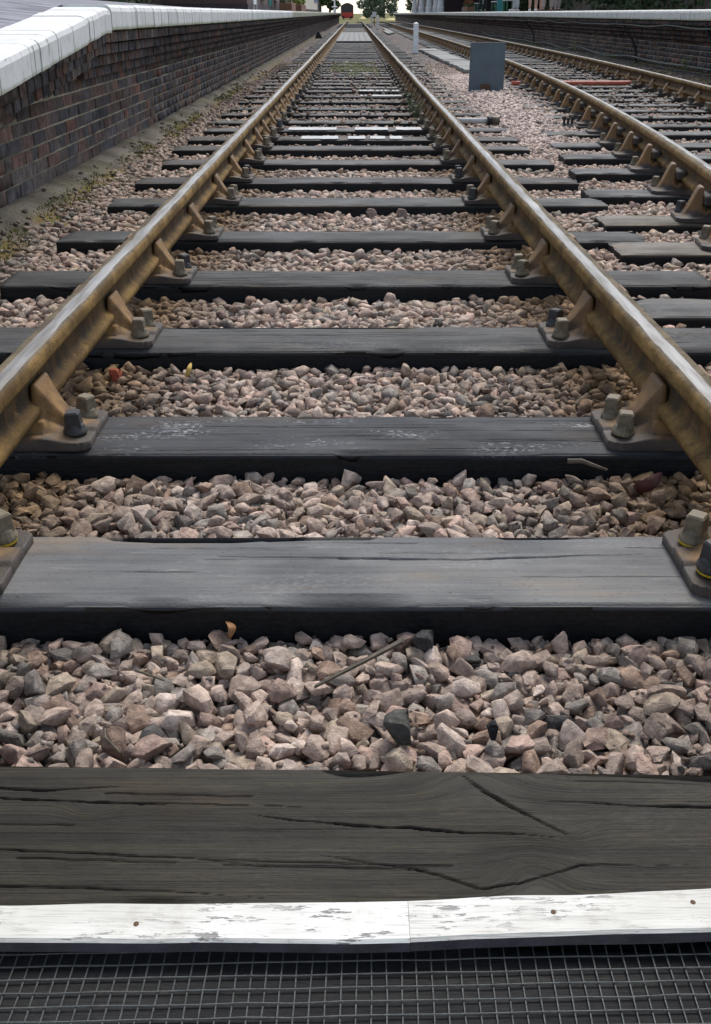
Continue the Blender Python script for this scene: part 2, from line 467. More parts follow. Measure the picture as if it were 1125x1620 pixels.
def ground_mat():
    t = NT('grassy_ground'); p = t.pos('World')
    n1 = t.noise(p, 0.25, 5); n2 = t.noise(p, 6, 5)
    c = t.mix(t.rng(n1, 0.4, 0.6), (0.07, 0.09, 0.03), (0.2, 0.17, 0.07))
    c = t.mix(t.rng(n2, 0.45, 0.7, 0, 0.5), c, (0.08, 0.07, 0.04))
    return t.done(c, 0.95, t.bump(n2, 0.05, 0.8), spec=0.1)
M_ground = ground_mat()
M_concrete = plain('concrete', (0.23, 0.225, 0.21), 0.85, 0.25, 5, bump=0.003)
M_white = plain('white_paint', (0.76, 0.76, 0.74), 0.6, 0.1, 6)
M_dull_white = plain('dull_white_paint', (0.4, 0.4, 0.39), 0.6, 0.15, 12)
M_panel = plain('blue_grey_sheet', (0.085, 0.115, 0.135), 0.5, 0.14, 5, bump=0.001)
M_rust = plain('rusty_iron', (0.11, 0.06, 0.035), 0.8, 0.4, 25)
M_black = plain('black_rubber', (0.012, 0.012, 0.013), 0.6, 0.3, 30)
M_orange = plain('orange_conduit', (0.42, 0.11, 0.065), 0.5, 0.2, 9)
M_leafy = plain('yellow_leaf', (0.5, 0.33, 0.07), 0.6, 0.2, 60)
M_stick = plain('dead_wood', (0.09, 0.072, 0.05), 0.8, 0.4, 60)
M_deck = sleeper_mat('deck_timber')

# ------------------------------------------------------------------ track layout
def XL(D):  return 2.8 - 0.99 * math.exp(-(D - 5.13) / 8.0)          # left rail head centre of the right-hand track
def XC2(D): return XL(D) + 0.7525
def dXC2(D): return 0.99 / 8.0 * math.exp(-(D - 5.13) / 8.0)
RAIL_TOP, RAIL_H = 0.205, 0.145
def dip(D): return -0.0065 * max(0.0, D - 100.0)                       # the line falls away past the platforms

T1 = [(0.785, 1.025), (1.426, 1.674), (2.062, 2.30), (2.82, 3.08), (3.59, 3.835), (4.41, 4.66), (5.30, 5.55), (6.04, 6.28), (6.88, 7.13),
      (7.6, 7.85), (8.25, 8.49), (8.95, 9.19), (9.6, 9.84), (10.38, 10.62), (11.1, 11.35), (11.92, 12.17), (12.75, 13.0), (13.55, 13.8)]
y = 14.32
while y < 75:
    T1.append((y, y + 0.25)); y += 0.77 + random.uniform(-0.03, 0.03)
T2 = [(3.21, 3.46), (4.13, 4.38), (4.8, 5.05), (5.585, 5.83), (6.4, 6.64)]
y = 7.14
while y < 75:
    T2.append((y, y + 0.25)); y += 0.745 + random.uniform(-0.03, 0.03)

# ------------------------------------------------------------------ setting: ground, ballast bed, silt strip
tag(obj('ground', mesh('ground', [(-3000, -400, -0.35), (3000, -400, -0.35), (3000, 3500, -0.35), (-3000, 3500, -0.35)], [(0, 1, 2, 3)], M_ground)), kind='structure')

def bedz(x, y):
    """level that the tops of the stones reach"""
    x = np.asarray(x, float); y = np.asarray(y, float)
    z = -0.052 + 0.02 * (fbm(x * 1.3, y * 1.3, 3) - 0.5) + 0.014 * sstep(1.0, 4.0, y)
    z = z + 0.012 * np.exp(-((np.abs(np.abs(x) - 0.9)) / 0.25) ** 2)
    hx = x - 1.62 - 0.02 * (y - 10)
    z = z + 0.055 * np.exp(-(hx / 0.42) ** 2) * sstep(7.2, 9.5, y) * (1 - sstep(15.5, 18.5, y))
    z = z + 0.15 * sstep(4.35, 5.1, x + 0.25 * (fbm(x, y * 0.7, 8) - 0.5)) * sstep(7, 11, y)
    return z

def grid_mesh(name, xs, ys, zf, mat, smooth=True):
    X, Y = np.meshgrid(xs, ys)
    Z = zf(X, Y)
    nx = len(xs); ny = len(ys)
    I = np.arange(nx * ny).reshape(ny, nx)
    F = np.stack([I[:-1, :-1], I[:-1, 1:], I[1:, 1:], I[1:, :-1]], -1).reshape(-1, 4)
    return mesh_np(name, np.stack([X, Y, Z], -1).reshape(-1, 3), F, mat, smooth=smooth)

def bed_surface(x, y):
    far = sstep(19, 23, y)
    z = bedz(x, y) - 0.05 * (1 - far) + 0.03 * far * (fbm(x * 6, y * 6, 5) - 0.5)
    return z - 0.0065 * np.maximum(0, y - 100)
ys = np.concatenate([np.arange(-1.5, 24, 0.1), np.arange(24, 60, 0.25), np.arange(60, 240.1, 2.0)])
bed = tag(obj('ballast', grid_mesh('ballast', np.arange(-1.85, 5.5, 0.1), ys, bed_surface, M_bed)), kind='structure')

def strip_z(x, y):
    k = sstep(-1.8, -1.48, x)
    return 0.015 - 0.075 * k + 0.03 * (fbm(x * 5, y * 3, 21) - 0.5) + 0.012 * (fbm(x * 25, y * 25, 22) - 0.5)
tag(obj('dirt_path', grid_mesh('dirt_path', np.arange(-1.85, -1.42, 0.02), np.concatenate([np.arange(2.5, 12, 0.04), np.arange(12, 60, 0.2)]), strip_z, M_dirt)), kind='structure')

# ------------------------------------------------------------------ stones
def rock_base(seed, cuts, bev=0.0):
    r = random.Random(seed)
    bm = bmesh.new(); bmesh.ops.create_cube(bm, size=2.3)
    bmesh.ops.rotate(bm, verts=bm.verts[:], cent=(0, 0, 0), matrix=Matrix.Rotation(r.uniform(0, 3), 3, Vector((r.gauss(0, 1), r.gauss(0, 1), r.gauss(0, 1))).normalized()))
    for i in range(cuts):
        n = Vector((r.gauss(0, 1), r.gauss(0, 1), r.gauss(0, 1))).normalized()
        d = r.uniform(0.6, 0.98)
        g = bmesh.ops.bisect_plane(bm, geom=bm.verts[:] + bm.edges[:] + bm.faces[:], plane_co=n * d, plane_no=n, clear_outer=True)
        ed = [e for e in g['geom_cut'] if isinstance(e, bmesh.types.BMEdge)]
        if ed: bmesh.ops.contextual_create(bm, geom=ed)
    bmesh.ops.remove_doubles(bm, verts=bm.verts[:], dist=0.09 if bev == 0 else 0.05)
    bmesh.ops.dissolve_degenerate(bm, edges=bm.edges[:], dist=0.02)
    if bev: bmesh.ops.bevel(bm, geom=bm.edges[:], offset=bev, segments=1, affect='EDGES', clamp_overlap=True)
    for v in bm.verts: v.co += Vector((r.uniform(-1, 1), r.uniform(-1, 1), r.uniform(-1, 1))) * 0.03
    bmesh.ops.triangulate(bm, faces=bm.faces[:])
    bmesh.ops.recalc_face_normals(bm, faces=bm.faces[:])
    bm.verts.index_update()
    V = np.array([v.co[:] for v in bm.verts]); F = np.array([[v.index for v in f.verts] for f in bm.faces])
    bm.free()
    V -= (V.max(0) + V.min(0)) / 2; V /= (V.max(0) - V.min(0)) / 2
    return V, F
near_rocks = [rock_base(100 + i, 13, 0.05) for i in range(36)]
mid_rocks = [rock_base(200 + i, 11) for i in range(24)]
far_rocks = [rock_base(300 + i, 5) for i in range(12)]

PAL = np.array([(0.40, 0.31, 0.26), (0.47, 0.385, 0.335), (0.34, 0.27, 0.23), (0.29, 0.255, 0.225), (0.22, 0.195, 0.175),
                (0.31, 0.22, 0.17), (0.1, 0.093, 0.09), (0.37, 0.30, 0.235), (0.43, 0.31, 0.26)])
PAL = PAL * np.array((1.2, 1.21, 1.18))
PW = np.array([0.26, 0.12, 0.2, 0.13, 0.06, 0.08, 0.012, 0.09, 0.08]); PW /= PW.sum()
RUST = np.array((0.34, 0.21, 0.09))
def stone_cols(x, y, n):
    c = PAL[rng.choice(len(PAL), n, p=PW)] * rng.uniform(0.72, 1.28, (n, 1))
    d1 = np.abs(np.abs(x) - 0.7525)
    k = np.exp(-(d1 / 0.19) ** 2) * 0.85 * sstep(1.3, 2.0, y)
    c = c * (1 - k[:, None]) + (RUST * rng.uniform(0.5, 1.15, (n, 1))) * k[:, None]
    # oil and brake dust: the sides of the four-foot and the line further on are dirtier
    dirty = 0.3 * np.exp(-((np.abs(x) - 0.62) / 0.22) ** 2) + 0.5 * sstep(6.5, 15, y) * (0.4 + 0.6 * fbm(x * 1.5, y * 0.8, 31))
    hx = (x - 1.6 - 0.02 * (y - 10)) / 0.5
    heap = np.exp(-hx ** 2) * sstep(6.5, 9, y) * (1 - sstep(16, 20, y))
    dirty = dirty * (1 - heap)
    bank = sstep(4.2, 4.7, x) * 0.5 + 0.3 * sstep(-1.1, -1.45, x)
    c = c * (1 - np.clip(dirty + bank, 0, 0.7))[:, None]
    c = c * (1 - 0.8 * heap[:, None]) + np.array((0.66, 0.55, 0.49)) * rng.uniform(0.75, 1.15, (n, 1)) * 0.8 * heap[:, None]
    return c

def rot_mats(n, tilt):
    a = rng.uniform(0, 2 * np.pi, n); tx = rng.normal(0, tilt, n); ty = rng.normal(0, tilt, n)
    ca, sa = np.cos(a), np.sin(a); Z = np.zeros(n); O = np.ones(n)
    Rz = np.stack([ca, -sa, Z, sa, ca, Z, Z, Z, O], -1).reshape(-1, 3, 3)
    c, s = np.cos(tx), np.sin(tx); Rx = np.stack([O, Z, Z, Z, c, -s, Z, s, c], -1).reshape(-1, 3, 3)
    c, s = np.cos(ty), np.sin(ty); Ry = np.stack([c, Z, s, Z, O, Z, -s, Z, c], -1).reshape(-1, 3, 3)
    return Rz @ Rx @ Ry

def sleeper_rects():
    out = []
    for i, (a, b) in enumerate(T1): out.append((-1.32, 1.335, a, b))
    for a, b in T2:
        xc = XC2((a + b) / 2); out.append((xc - 1.3, xc + 1.3, a, b))
    return out
RECTS = sleeper_rects()

def deposit(x0, x1, y0, y1, res, smin, smax, depth, cap):
    nx = int((x1 - x0) / res); ny = int((y1 - y0) / res)
    gx = x0 + (np.arange(nx) + 0.5) * res; gy = y0 + (np.arange(ny) + 0.5) * res
    X, Y = np.meshgrid(gx, gy)
    tgt = bedz(X, Y)
    hf = tgt - depth
    blk = np.zeros((ny, nx), bool)
    for (a, b, c, d) in RECTS:
        blk |= (X > a) & (X < b) & (Y > c - 0.002) & (Y < d + 0.002)
    blk |= (Y < 0.80) | (X < -1.55 + 0.16 * (fbm(Y * 3.5, X * 0, 41) - 0.5) * 2)
    lim = 0.36 * (Y * 0.905 + 0.39) + 0.95
    out_v = (np.abs(X) > lim)
    hf[blk] = 9.0
    free = ~(blk | out_v)
    fi = np.flatnonzero(free)
    if len(fi) == 0: return None
    goal = tgt[free].mean() - 0.010
    P = []; k = 0
    area = free.sum() * res * res
    while k < cap:
        s = smin + (smax - smin) * rng.beta(1.7, 2.6)
        ar = (s * 1.08, s * rng.uniform(0.55, 0.95), s * rng.uniform(0.42, 0.78))
        r = (ar[0] + ar[1]) * 0.5
        q = max(1, int(r * 0.62 / res))
        cand = fi[rng.integers(0, len(fi), 7)]
        best = None
        for ci in cand:
            j, i = divmod(int(ci), nx)
            if j - q < 0 or i - q < 0 or j + q >= ny or i + q >= nx: continue
            v = (hf[j, i], hf[j - q, i], hf[j + q, i], hf[j, i - q], hf[j, i + q])
            m = max(v)
            if m > 5: continue
            rest = 0.55 * (sum(v) / 5) + 0.45 * m
            lift = rest - tgt[j, i]
            if best is None or lift < best[0]: best = (lift, rest, j, i)
        k += 1
        if best is None: continue
        lift, rest, j, i = best
        if lift > 0.004: 
            if k > 200 and rng.random() < 0.02: pass
            else: continue
        w = int(r / res) + 1
        j0, j1, i0, i1 = max(0, j - w), min(ny, j + w + 1), max(0, i - w), min(nx, i + w + 1)
        dd = ((np.arange(j0, j1) - j)[:, None] ** 2 + (np.arange(i0, i1) - i)[None, :] ** 2) * (res / r) ** 2
        top = rest + ar[2] * (1.7 * np.sqrt(np.clip(1 - dd, 0, 1)) - 0.2)
        sub = hf[j0:j1, i0:i1]
        np.maximum(sub, np.where(dd < 1, top, -9), out=sub)
        P.append((gx[i] + rng.uniform(-res, res) * .5, gy[j] + rng.uniform(-res, res) * .5, rest + ar[2] * 0.72, *ar))
        if len(P) % 200 == 0 and (hf[free].mean() > goal): break
    P = np.array(P)
    # is the stone's top still in sight?
    jj = np.clip(((P[:, 1] - y0) / res).astype(int), 0, ny - 1); ii = np.clip(((P[:, 0] - x0) / res).astype(int), 0, nx - 1)
    vis = (P[:, 2] + P[:, 5] * 0.8) - hf[jj, ii]
    lowf = np.flatnonzero((free & (hf < tgt - 0.010)).ravel())
    q = lowf[rng.integers(0, len(lowf), min(len(lowf), int(area * 900)))]
    cs = rng.uniform(0.003, 0.0085, len(q))
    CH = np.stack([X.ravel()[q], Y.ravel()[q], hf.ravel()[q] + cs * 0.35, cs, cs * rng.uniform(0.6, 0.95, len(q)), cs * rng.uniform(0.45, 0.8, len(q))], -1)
    return P, vis, CH

def bake(P, Rm, cols, shapes, kidx):
    Vs, Fs, Cs = [], [], []; base = 0
    for k, (V, F) in enumerate(shapes):
        m = np.flatnonzero(kidx == k)
        if len(m) == 0: continue
        W = V[None] * P[m, None, 3:6]
        W = np.einsum('nij,nvj->nvi', Rm[m], W) + P[m, None, :3]
        nv = len(V)
        Vs.append(W.reshape(-1, 3))
        Fs.append((F[None] + (np.arange(len(m)) * nv)[:, None, None]).reshape(-1, 3) + base)
        Cs.append(np.repeat(cols[m], nv, axis=0)); base += nv * len(m)
    return np.concatenate(Vs), np.concatenate(Fs), np.concatenate(Cs)

pile = []
PA, visA, CHA = deposit(-1.9, 1.9, 0.8, 3.3, 0.004, 0.008, 0.0305, 0.06, 24000)
# the 300 stones nearest the camera that lie on top become objects of their own
inview = np.abs(PA[:, 0]) < 0.365 * (PA[:, 1] * 0.905 + 0.40) + 0.02
score = np.where((visA > -0.004) & inview, PA[:, 1] - 6 * (PA[:, 3] - 0.02), 99)
sel = np.argsort(score)[:300]
RA = rot_mats(len(PA), 0.42); cA = stone_cols(PA[:, 0], PA[:, 1], len(PA))
near_me = []
for i, (V, F) in enumerate(near_rocks):
    near_me.append(mesh_np('stone', V, F, M_stone))
for i in sel:
    M = np.eye(4); M[:3, :3] = RA[i] @ np.diag(PA[i, 3:6]); M[:3, 3] = PA[i, :3]
    # shared mesh: bake nothing, place with a matrix
    o = bpy.data.objects.new('stone', near_me[int(rng.integers(len(near_me)))]); C.objects.link(o)
    o.parent = bed; o.matrix_world = Matrix(M.tolist()); o.color = (*cA[i], 1)
rest = np.setdiff1d(np.arange(len(PA)), sel)
nearrest = rest[PA[rest, 1] < 2.1]; farrest = rest[PA[rest, 1] >= 2.1]
pile.append(bake(PA[nearrest], RA[nearrest], cA[nearrest], near_rocks, rng.integers(0, len(near_rocks), len(nearrest))))
pile.append(bake(PA[farrest], RA[farrest], cA[farrest], mid_rocks, rng.integers(0, len(mid_rocks), len(farrest))))
PB, visB, CHB = deposit(-1.9, 4.3, 3.25, 9.2, 0.007, 0.0135, 0.031, 0.045, 36000)
RB = rot_mats(len(PB), 0.33)
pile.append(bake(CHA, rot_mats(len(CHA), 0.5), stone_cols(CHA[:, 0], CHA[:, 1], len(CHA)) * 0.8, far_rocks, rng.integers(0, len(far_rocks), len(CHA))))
pile.append(bake(PB, RB, stone_cols(PB[:, 0], PB[:, 1], len(PB)), mid_rocks, rng.integers(0, len(mid_rocks), len(PB))))

def scatter(x0, x1, y0, y1, n):
    x = rng.uniform(x0, x1, n); y = rng.uniform(y0, y1, n)
    ok = np.ones(n, bool)
    spill = rng.random(n) < 0.10
    for (a, b, c, d) in RECTS:
        if d < y0 or c > y1: continue
        ok &= ~((x > a) & (x < b) & (y > c) & (y < d) & ~(spill & (bedz(x, y) > -0.045)))
    ok &= x > -1.54
    on = np.zeros(n, bool)
    for (a, b, c, d) in RECTS: on |= (x > a) & (x < b) & (y > c) & (y < d)
    x, y, on = x[ok], y[ok], on[ok]; n = len(x)
    s = rng.uniform(0.014, 0.031, n)
    z = np.where(on, np.maximum(0.0, bedz(x, y)), bedz(x, y) - 0.012) + rng.uniform(-0.012, 0.008, n)
    P = np.stack([x, y, z, s, s * rng.uniform(0.65, 0.95, n), s * rng.uniform(0.5, 0.8, n)], -1)
    return P
ns = 900
sx = -1.76 + 0.3 * rng.random(ns) ** 0.5; sy = 3.4 + 16 * rng.random(ns) ** 1.6; ss = rng.uniform(0.005, 0.02, ns)
PS = np.stack([sx, sy, 0.015 - 0.075 * sstep(-1.8, -1.48, sx) + ss * 0.3, ss, ss * 0.8, ss * 0.6], -1)
pile.append(bake(PS, rot_mats(ns, 0.4), stone_cols(sx, sy, ns) * 0.75, mid_rocks, rng.integers(0, len(mid_rocks), ns)))
PC = scatter(-1.55, 4.9, 9.15, 22.5, 62000)
pile.append(bake(PC, rot_mats(len(PC), 0.5), stone_cols(PC[:, 0], PC[:, 1], len(PC)), far_rocks, rng.integers(0, len(far_rocks), len(PC))))
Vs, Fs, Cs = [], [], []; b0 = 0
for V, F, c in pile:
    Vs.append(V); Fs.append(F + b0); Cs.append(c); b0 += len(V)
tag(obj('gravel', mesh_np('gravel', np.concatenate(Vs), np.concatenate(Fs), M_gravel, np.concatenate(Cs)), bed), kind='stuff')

# ------------------------------------------------------------------ rails
def rail_profile():
    p = [(-0.022, 0.0), (-0.032, 0.004), (-0.035, 0.014), (-0.034, 0.028), (-0.012, 0.042), (-0.0095, 0.052), (-0.0095, 0.088), (-0.013, 0.097),
         (-0.034, 0.106), (-0.035, 0.112), (-0.0345, 0.132), (-0.030, 0.1405), (-0.022, 0.1442), (-0.010, 0.1455), (0.0, 0.146)]
    return p + [(-x, z) for x, z in p[-2::-1]]
PROF = rail_profile()
def rail(name, path, gside, label, group):
    pts = [Vector(p) for p in path]; n = len(PROF)
    V, F, gx, gz = [], [], [], []
    for i, p in enumerate(pts):
        t = (pts[min(i + 1, len(pts) - 1)] - pts[max(i - 1, 0)]).normalized()
        s = Vector((t.y, -t.x, 0)).normalized()
        for x, z in PROF:
            V.append(p + s * x + Vector((0, 0, z))); gx.append(x / 0.035 * gside); gz.append(z / 0.146)
    for i in range(len(pts) - 1):
        for k in range(n):
            k2 = (k + 1) % n
            F.append((i * n + k, (i + 1) * n + k, (i + 1) * n + k2, i * n + k2))
    F.append(tuple(range(n))); F.append(tuple((len(pts) - 1) * n + k for k in range(n - 1, -1, -1)))
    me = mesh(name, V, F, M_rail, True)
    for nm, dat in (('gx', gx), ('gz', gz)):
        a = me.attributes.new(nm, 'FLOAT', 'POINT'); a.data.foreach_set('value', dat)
    bm = bmesh.new(); bm.from_mesh(me); bmesh.ops.recalc_face_normals(bm, faces=bm.faces[:]); bm.to_mesh(me); bm.free()
    return tag(obj(name, me), label, 'rail', group)
YS = list(np.concatenate([np.arange(-0.8, 30, 0.4), np.arange(30, 100, 3), np.arange(100, 261, 8)]))
def wob(y, k): return 0.004 * math.sin(y * 0.9 + k) + 0.003 * math.sin(y * 2.3 + k * 2)
z0 = RAIL_TOP - RAIL_H
def curve_l(y): return -2.2 * max(0.0, (y - 120) / 140) ** 2
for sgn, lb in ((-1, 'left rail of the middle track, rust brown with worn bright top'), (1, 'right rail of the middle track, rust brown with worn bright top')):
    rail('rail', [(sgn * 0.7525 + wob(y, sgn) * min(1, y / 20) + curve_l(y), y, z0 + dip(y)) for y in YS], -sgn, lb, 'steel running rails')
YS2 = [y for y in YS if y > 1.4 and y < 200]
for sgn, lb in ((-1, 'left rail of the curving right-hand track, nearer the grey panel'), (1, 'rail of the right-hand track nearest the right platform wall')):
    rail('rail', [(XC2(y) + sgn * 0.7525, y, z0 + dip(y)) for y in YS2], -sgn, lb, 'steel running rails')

# ------------------------------------------------------------------ sleepers, chairs, bolts
def timber_mesh(seed, L, W, H=0.125, dense=False, cracks=(), skew=0.0):
    """timber lying along x; top at z = H, bottom at z = 0"""
    if dense:
        xs = np.concatenate([np.linspace(-L / 2, -0.8, 24)[:-1], np.arange(-0.8, 0.8, 0.0035 if seed == 40 else 0.006), np.linspace(0.8, L / 2, 24)])
        ntop, nside = (170 if seed == 40 else 110), 14
    else:
        xs = np.linspace(-L / 2, L / 2, 130); ntop, nside = 14, 5
    # section: front side up, over the top, back side down
    sec = [(-W / 2, H * 0.93 * i / (nside - 1), 0) for i in range(nside)]
    sec += [(-W / 2 + W * (i + 0.5) / ntop, H, 1) for i in range(ntop)]
    sec += [(W / 2, H * 0.93 * (1 - i / 4), 0) for i in range(5)]
    S = np.array(sec); ns = len(S)
    X = np.repeat(xs[:, None], ns, 1); Y = np.repeat(S[None, :, 0], len(xs), 0); Z = np.repeat(S[None, :, 1], len(xs), 0)
    T = np.repeat(S[None, :, 2], len(xs), 0) > 0.5
    e = W / 2 - np.abs(Y)                                   # distance from the nearer long edge
    drop = 0.007 * np.clip(1 - e / 0.010, 0, 1) ** 2
    chip = np.clip(vnoise(X * 9, np.sign(Y) * 3, seed + 5) - 0.62, 0, 1) * 0.06 * np.clip(1 - e / 0.022, 0, 1)
    chip += np.clip(vnoise(X * 3.1, np.sign(Y) * 5, seed + 15) - 0.72, 0, 1) * 0.09 * np.clip(1 - e / 0.035, 0, 1)
    g = (0.0009 if seed == 41 else 0.0022) * (fbm(X * 2.2, Y * 55, seed, 3) - 0.5) + 0.005 * (fbm(X * 2, Y * 6, seed + 2, 3) - 0.5)
    sag = -0.004 * np.clip(np.abs(Y) / (W / 2), 0, 1) ** 3
    if not dense:
        chip = chip * 1.6 + np.clip(vnoise(X * 1.7, np.sign(Y) * 7, seed + 25) - 0.6, 0, 1) * 0.045 * np.clip(1 - e / 0.04, 0, 1)
        chip += 0.014 * np.clip(1 - (L / 2 - np.abs(X)) / 0.05, 0, 1) * vnoise(Y * 30, np.sign(X) * 3, seed + 31)
    dz = np.where(T, g - drop - chip + sag, 0)
    if dense:
        for pts, wd, dp in cracks:
            px = np.array([p[0] for p in pts]); py = np.array([p[1] for p in pts])
            cy = np.interp(X, px, py) + 0.0035 * (fbm(X * 14, X * 0, seed + 77, 3) - 0.5) * 2
            inside = (X > px[0]) & (X < px[-1])
            tt = np.clip((X - px[0]) / (px[-1] - px[0]), 0, 1)
            sl_ = np.gradient(np.interp(xs, px, py), xs)[:, None]
            ww = wd * np.sqrt(1 + sl_ ** 2) * (0.25 + 0.75 * np.sin(np.pi * tt)) * (0.6 + 0.8 * vnoise(X * 22, X * 0 + 2, seed + 9))
            prof = np.clip(1 - np.abs(Y - cy) / np.maximum(ww, 1e-4), 0, 1)
            dz = dz - np.where(inside & T, dp * np.sqrt(prof) * np.sin(np.pi * np.clip(tt, 0.02, 0.98)) ** 0.4, 0)
        # many short checks along the grain
        r = np.random.default_rng(seed)
        for _ in range(8 if seed <= 41 else 22):
            x0 = r.uniform(-0.8, 0.7); l = r.uniform(0.12, 0.45); yc = r.uniform(-W / 2, W / 2) * 0.95; wd = r.uniform(0.0012, 0.002); sl = r.uniform(-0.02, 0.02)
            tt = (X - x0) / l; ins = (tt > 0) & (tt < 1) & T
            prof = np.clip(1 - np.abs(Y - yc - sl * tt * l - 0.002 * (vnoise(X * 30, X * 0, seed + 3) - .5)) / wd, 0, 1)
            dz = dz - np.where(ins, 0.0045 * prof, 0)
    Z = Z + dz
    side = ~T
    bulge = 0.006 * (fbm(X * 3, Z * 20, seed + 4, 3) - 0.5) + 0.003 * (fbm(X * 15, Z * 30, seed + 6, 2) - 0.5)
    Y = Y + np.where(side, np.sign(Y) * bulge, 0)
    Y = Y + X * skew
    I = np.arange(X.size).reshape(X.shape)
    F = np.stack([I[:-1, :-1], I[1:, :-1], I[1:, 1:], I[:-1, 1:]], -1).reshape(-1, 4)
    V = np.stack([X, Y, Z], -1).reshape(-1, 3)
    me = mesh_np('timber', V, F)
    bm = bmesh.new(); bm.from_mesh(me); bm.verts.ensure_lookup_table()
    for row in (0, len(xs) - 1):
        bm.faces.new([bm.verts[i] for i in (I[row] if row else I[row][::-1])])
    bm.faces.new([bm.verts[i] for i in (I[0, 0], I[-1, 0], I[-1, -1], I[0, -1])])
    bmesh.ops.recalc_face_normals(bm, faces=bm.faces[:]); bm.to_mesh(me); bm.free()
    me.polygons.foreach_set('use_smooth', [len(p.vertices) == 4 and dense for p in me.polygons])
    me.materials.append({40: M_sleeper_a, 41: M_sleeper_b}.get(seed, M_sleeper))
    return me

def chair_mesh(res, name):
    """cast iron bullhead chair as one skin; x: + is the gauge side, rail centre at x = 0, sleeper top z = 0"""
    x0, x1, hy = -0.19, 0.155, 0.108
    xs = np.arange(x0, x1 + res / 2, res); ys = np.arange(-hy, hy + res / 2, res)
    X, Y = np.meshgrid(xs, ys)
    ax = np.abs(Y)
    dx = np.minimum(X - x0, x1 - X); dy = hy - ax
    r = 0.034                                                # rounded corners
    cd = np.where((dx < r) & (dy < r), r - np.hypot(r - dx, r - dy), np.minimum(dx, dy))
    H = 0.015 + 0.016 * sstep(0.15, 0.03, np.abs(X)) + 0 * X
    H = H - 0.004 * sstep(0.008, 0.0, cd)
    # seat under the rail
    H = np.maximum(H, 0.0595 * sstep(0.052, 0.043, np.abs(X)) * sstep(0.088, 0.074, ax))
    # inner jaw: a sloping rib from the rail web down to the plate
    u = np.clip((X - 0.028) / 0.095, 0, 1)
    hj = 0.026 + 0.112 * (1 - u) ** 1.25 - 0.012 * np.sin(u * np.pi)
    hw = 0.05 - 0.022 * u - 0.01 * np.sin(u * np.pi)
    ji = hj * sstep(hw + 0.02, hw - 0.004, ax) * (X > 0.016)
    H = np.where(X > 0.016, np.maximum(H, ji), H)
    H = np.maximum(H, np.where(X > 0.02, 0.018 + 0.038 * sstep(0.11, 0.03, X) * sstep(0.098, 0.05, ax), 0))
    # outer jaw: taller, narrow neck flaring to the plate, stands off the rail for the key
    u = np.clip((-X - 0.072) / 0.09, 0, 1)
    ho = 0.022 + 0.135 * (1 - sstep(0.12, 1.0, u) ** 0.75)
    hw = 0.047 - 0.012 * np.sin(np.clip(u, 0, 1) * np.pi)
    jo = np.where(X < -0.068, ho * sstep(hw + 0.013, hw - 0.004, ax), 0)
    fl = np.where(X < -0.05, (0.018 + 0.055 * sstep(0.17, 0.07, -X) * sstep(0.105, 0.03, ax) ** 2), 0)
    H = np.maximum(H, np.maximum(jo, fl))
    keep = cd > -0.001
    # pull rim vertices onto the rounded outline
    V = np.stack([X, Y, H], -1)
    ny, nx = X.shape
    I = np.arange(nx * ny).reshape(ny, nx)
    faces = []
    for j in range(ny - 1):
        for i in range(nx - 1):
            if keep[j, i] and keep[j, i + 1] and keep[j + 1, i] and keep[j + 1, i + 1]:
                faces.append((I[j, i], I[j, i + 1], I[j + 1, i + 1], I[j + 1, i]))
            else:
                tri = [q for q, kk in ((I[j, i], keep[j, i]), (I[j, i + 1], keep[j, i + 1]), (I[j + 1, i + 1], keep[j + 1, i + 1]), (I[j + 1, i], keep[j + 1, i])) if kk]
                if len(tri) == 3: faces.append(tuple(tri))
    bm = bmesh.new()
    vv = [bm.verts.new(p) for p in V.reshape(-1, 3)]
    for f in faces: bm.faces.new([vv[i] for i in f])
    bmesh.ops.delete(bm, geom=[v for v in bm.verts if not v.link_faces], context='VERTS')
    rim = [e for e in bm.edges if e.is_boundary]
    ex = bmesh.ops.extrude_edge_only(bm, edges=rim)
    for v in [q for q in ex['geom'] if isinstance(q, bmesh.types.BMVert)]: v.co.z = -0.002
    bmesh.ops.recalc_face_normals(bm, faces=bm.faces[:])
    me = bpy.data.meshes.new(name); bm.to_mesh(me); bm.free()
    me.polygons.foreach_set('use_smooth', [True] * len(me.polygons))
    me.materials.append(M_chair)
    return me
ME_chair = chair_mesh(0.0045, 'rail_chair')
ME_chair_far = chair_mesh(0.0115, 'rail_chair')

def bolt_mesh(mat):
    b = MB()
    b.lathe([(0.0275, 0), (0.0285, 0.004), (0.027, 0.009), (0.0245, 0.014), (0.022, 0.02), (0.018, 0.024)], 18)
    s0, s1, s2 = 0.0185, 0.0165, 0.0135
    v = []
    for s, z in ((s0, 0.014), (s1, 0.05), (s2, 0.054)):
        c = s * 0.86
        v += [(-s, -c, z), (-c, -s, z), (c, -s, z), (s, -c, z), (s, c, z), (c, s, z), (-c, s, z), (-s, c, z)]
    f = [(i * 8 + k, i * 8 + (k + 1) % 8, (i + 1) * 8 + (k + 1) % 8, (i + 1) * 8 + k) for i in range(2) for k in range(8)] + [tuple(range(16, 24))]
    b.add(v, f)
    return b.mesh('bolt', mat)
ME_bolt = bolt_mesh(M_bolt); ME_bolt_d = bolt_mesh(M_bolt_dark)
fer = MB(); fer.lathe([(0.026, 0), (0.027, 0.004), (0.0255, 0.008)], 18); ME_ferrule = fer.mesh('ferrule', M_yellow)
kb = MB(); kb.box(-0.066, -0.0105, -0.085, 0.085, 0.075, 0.125, 0.008); ME_key = kb.mesh('key', M_key)

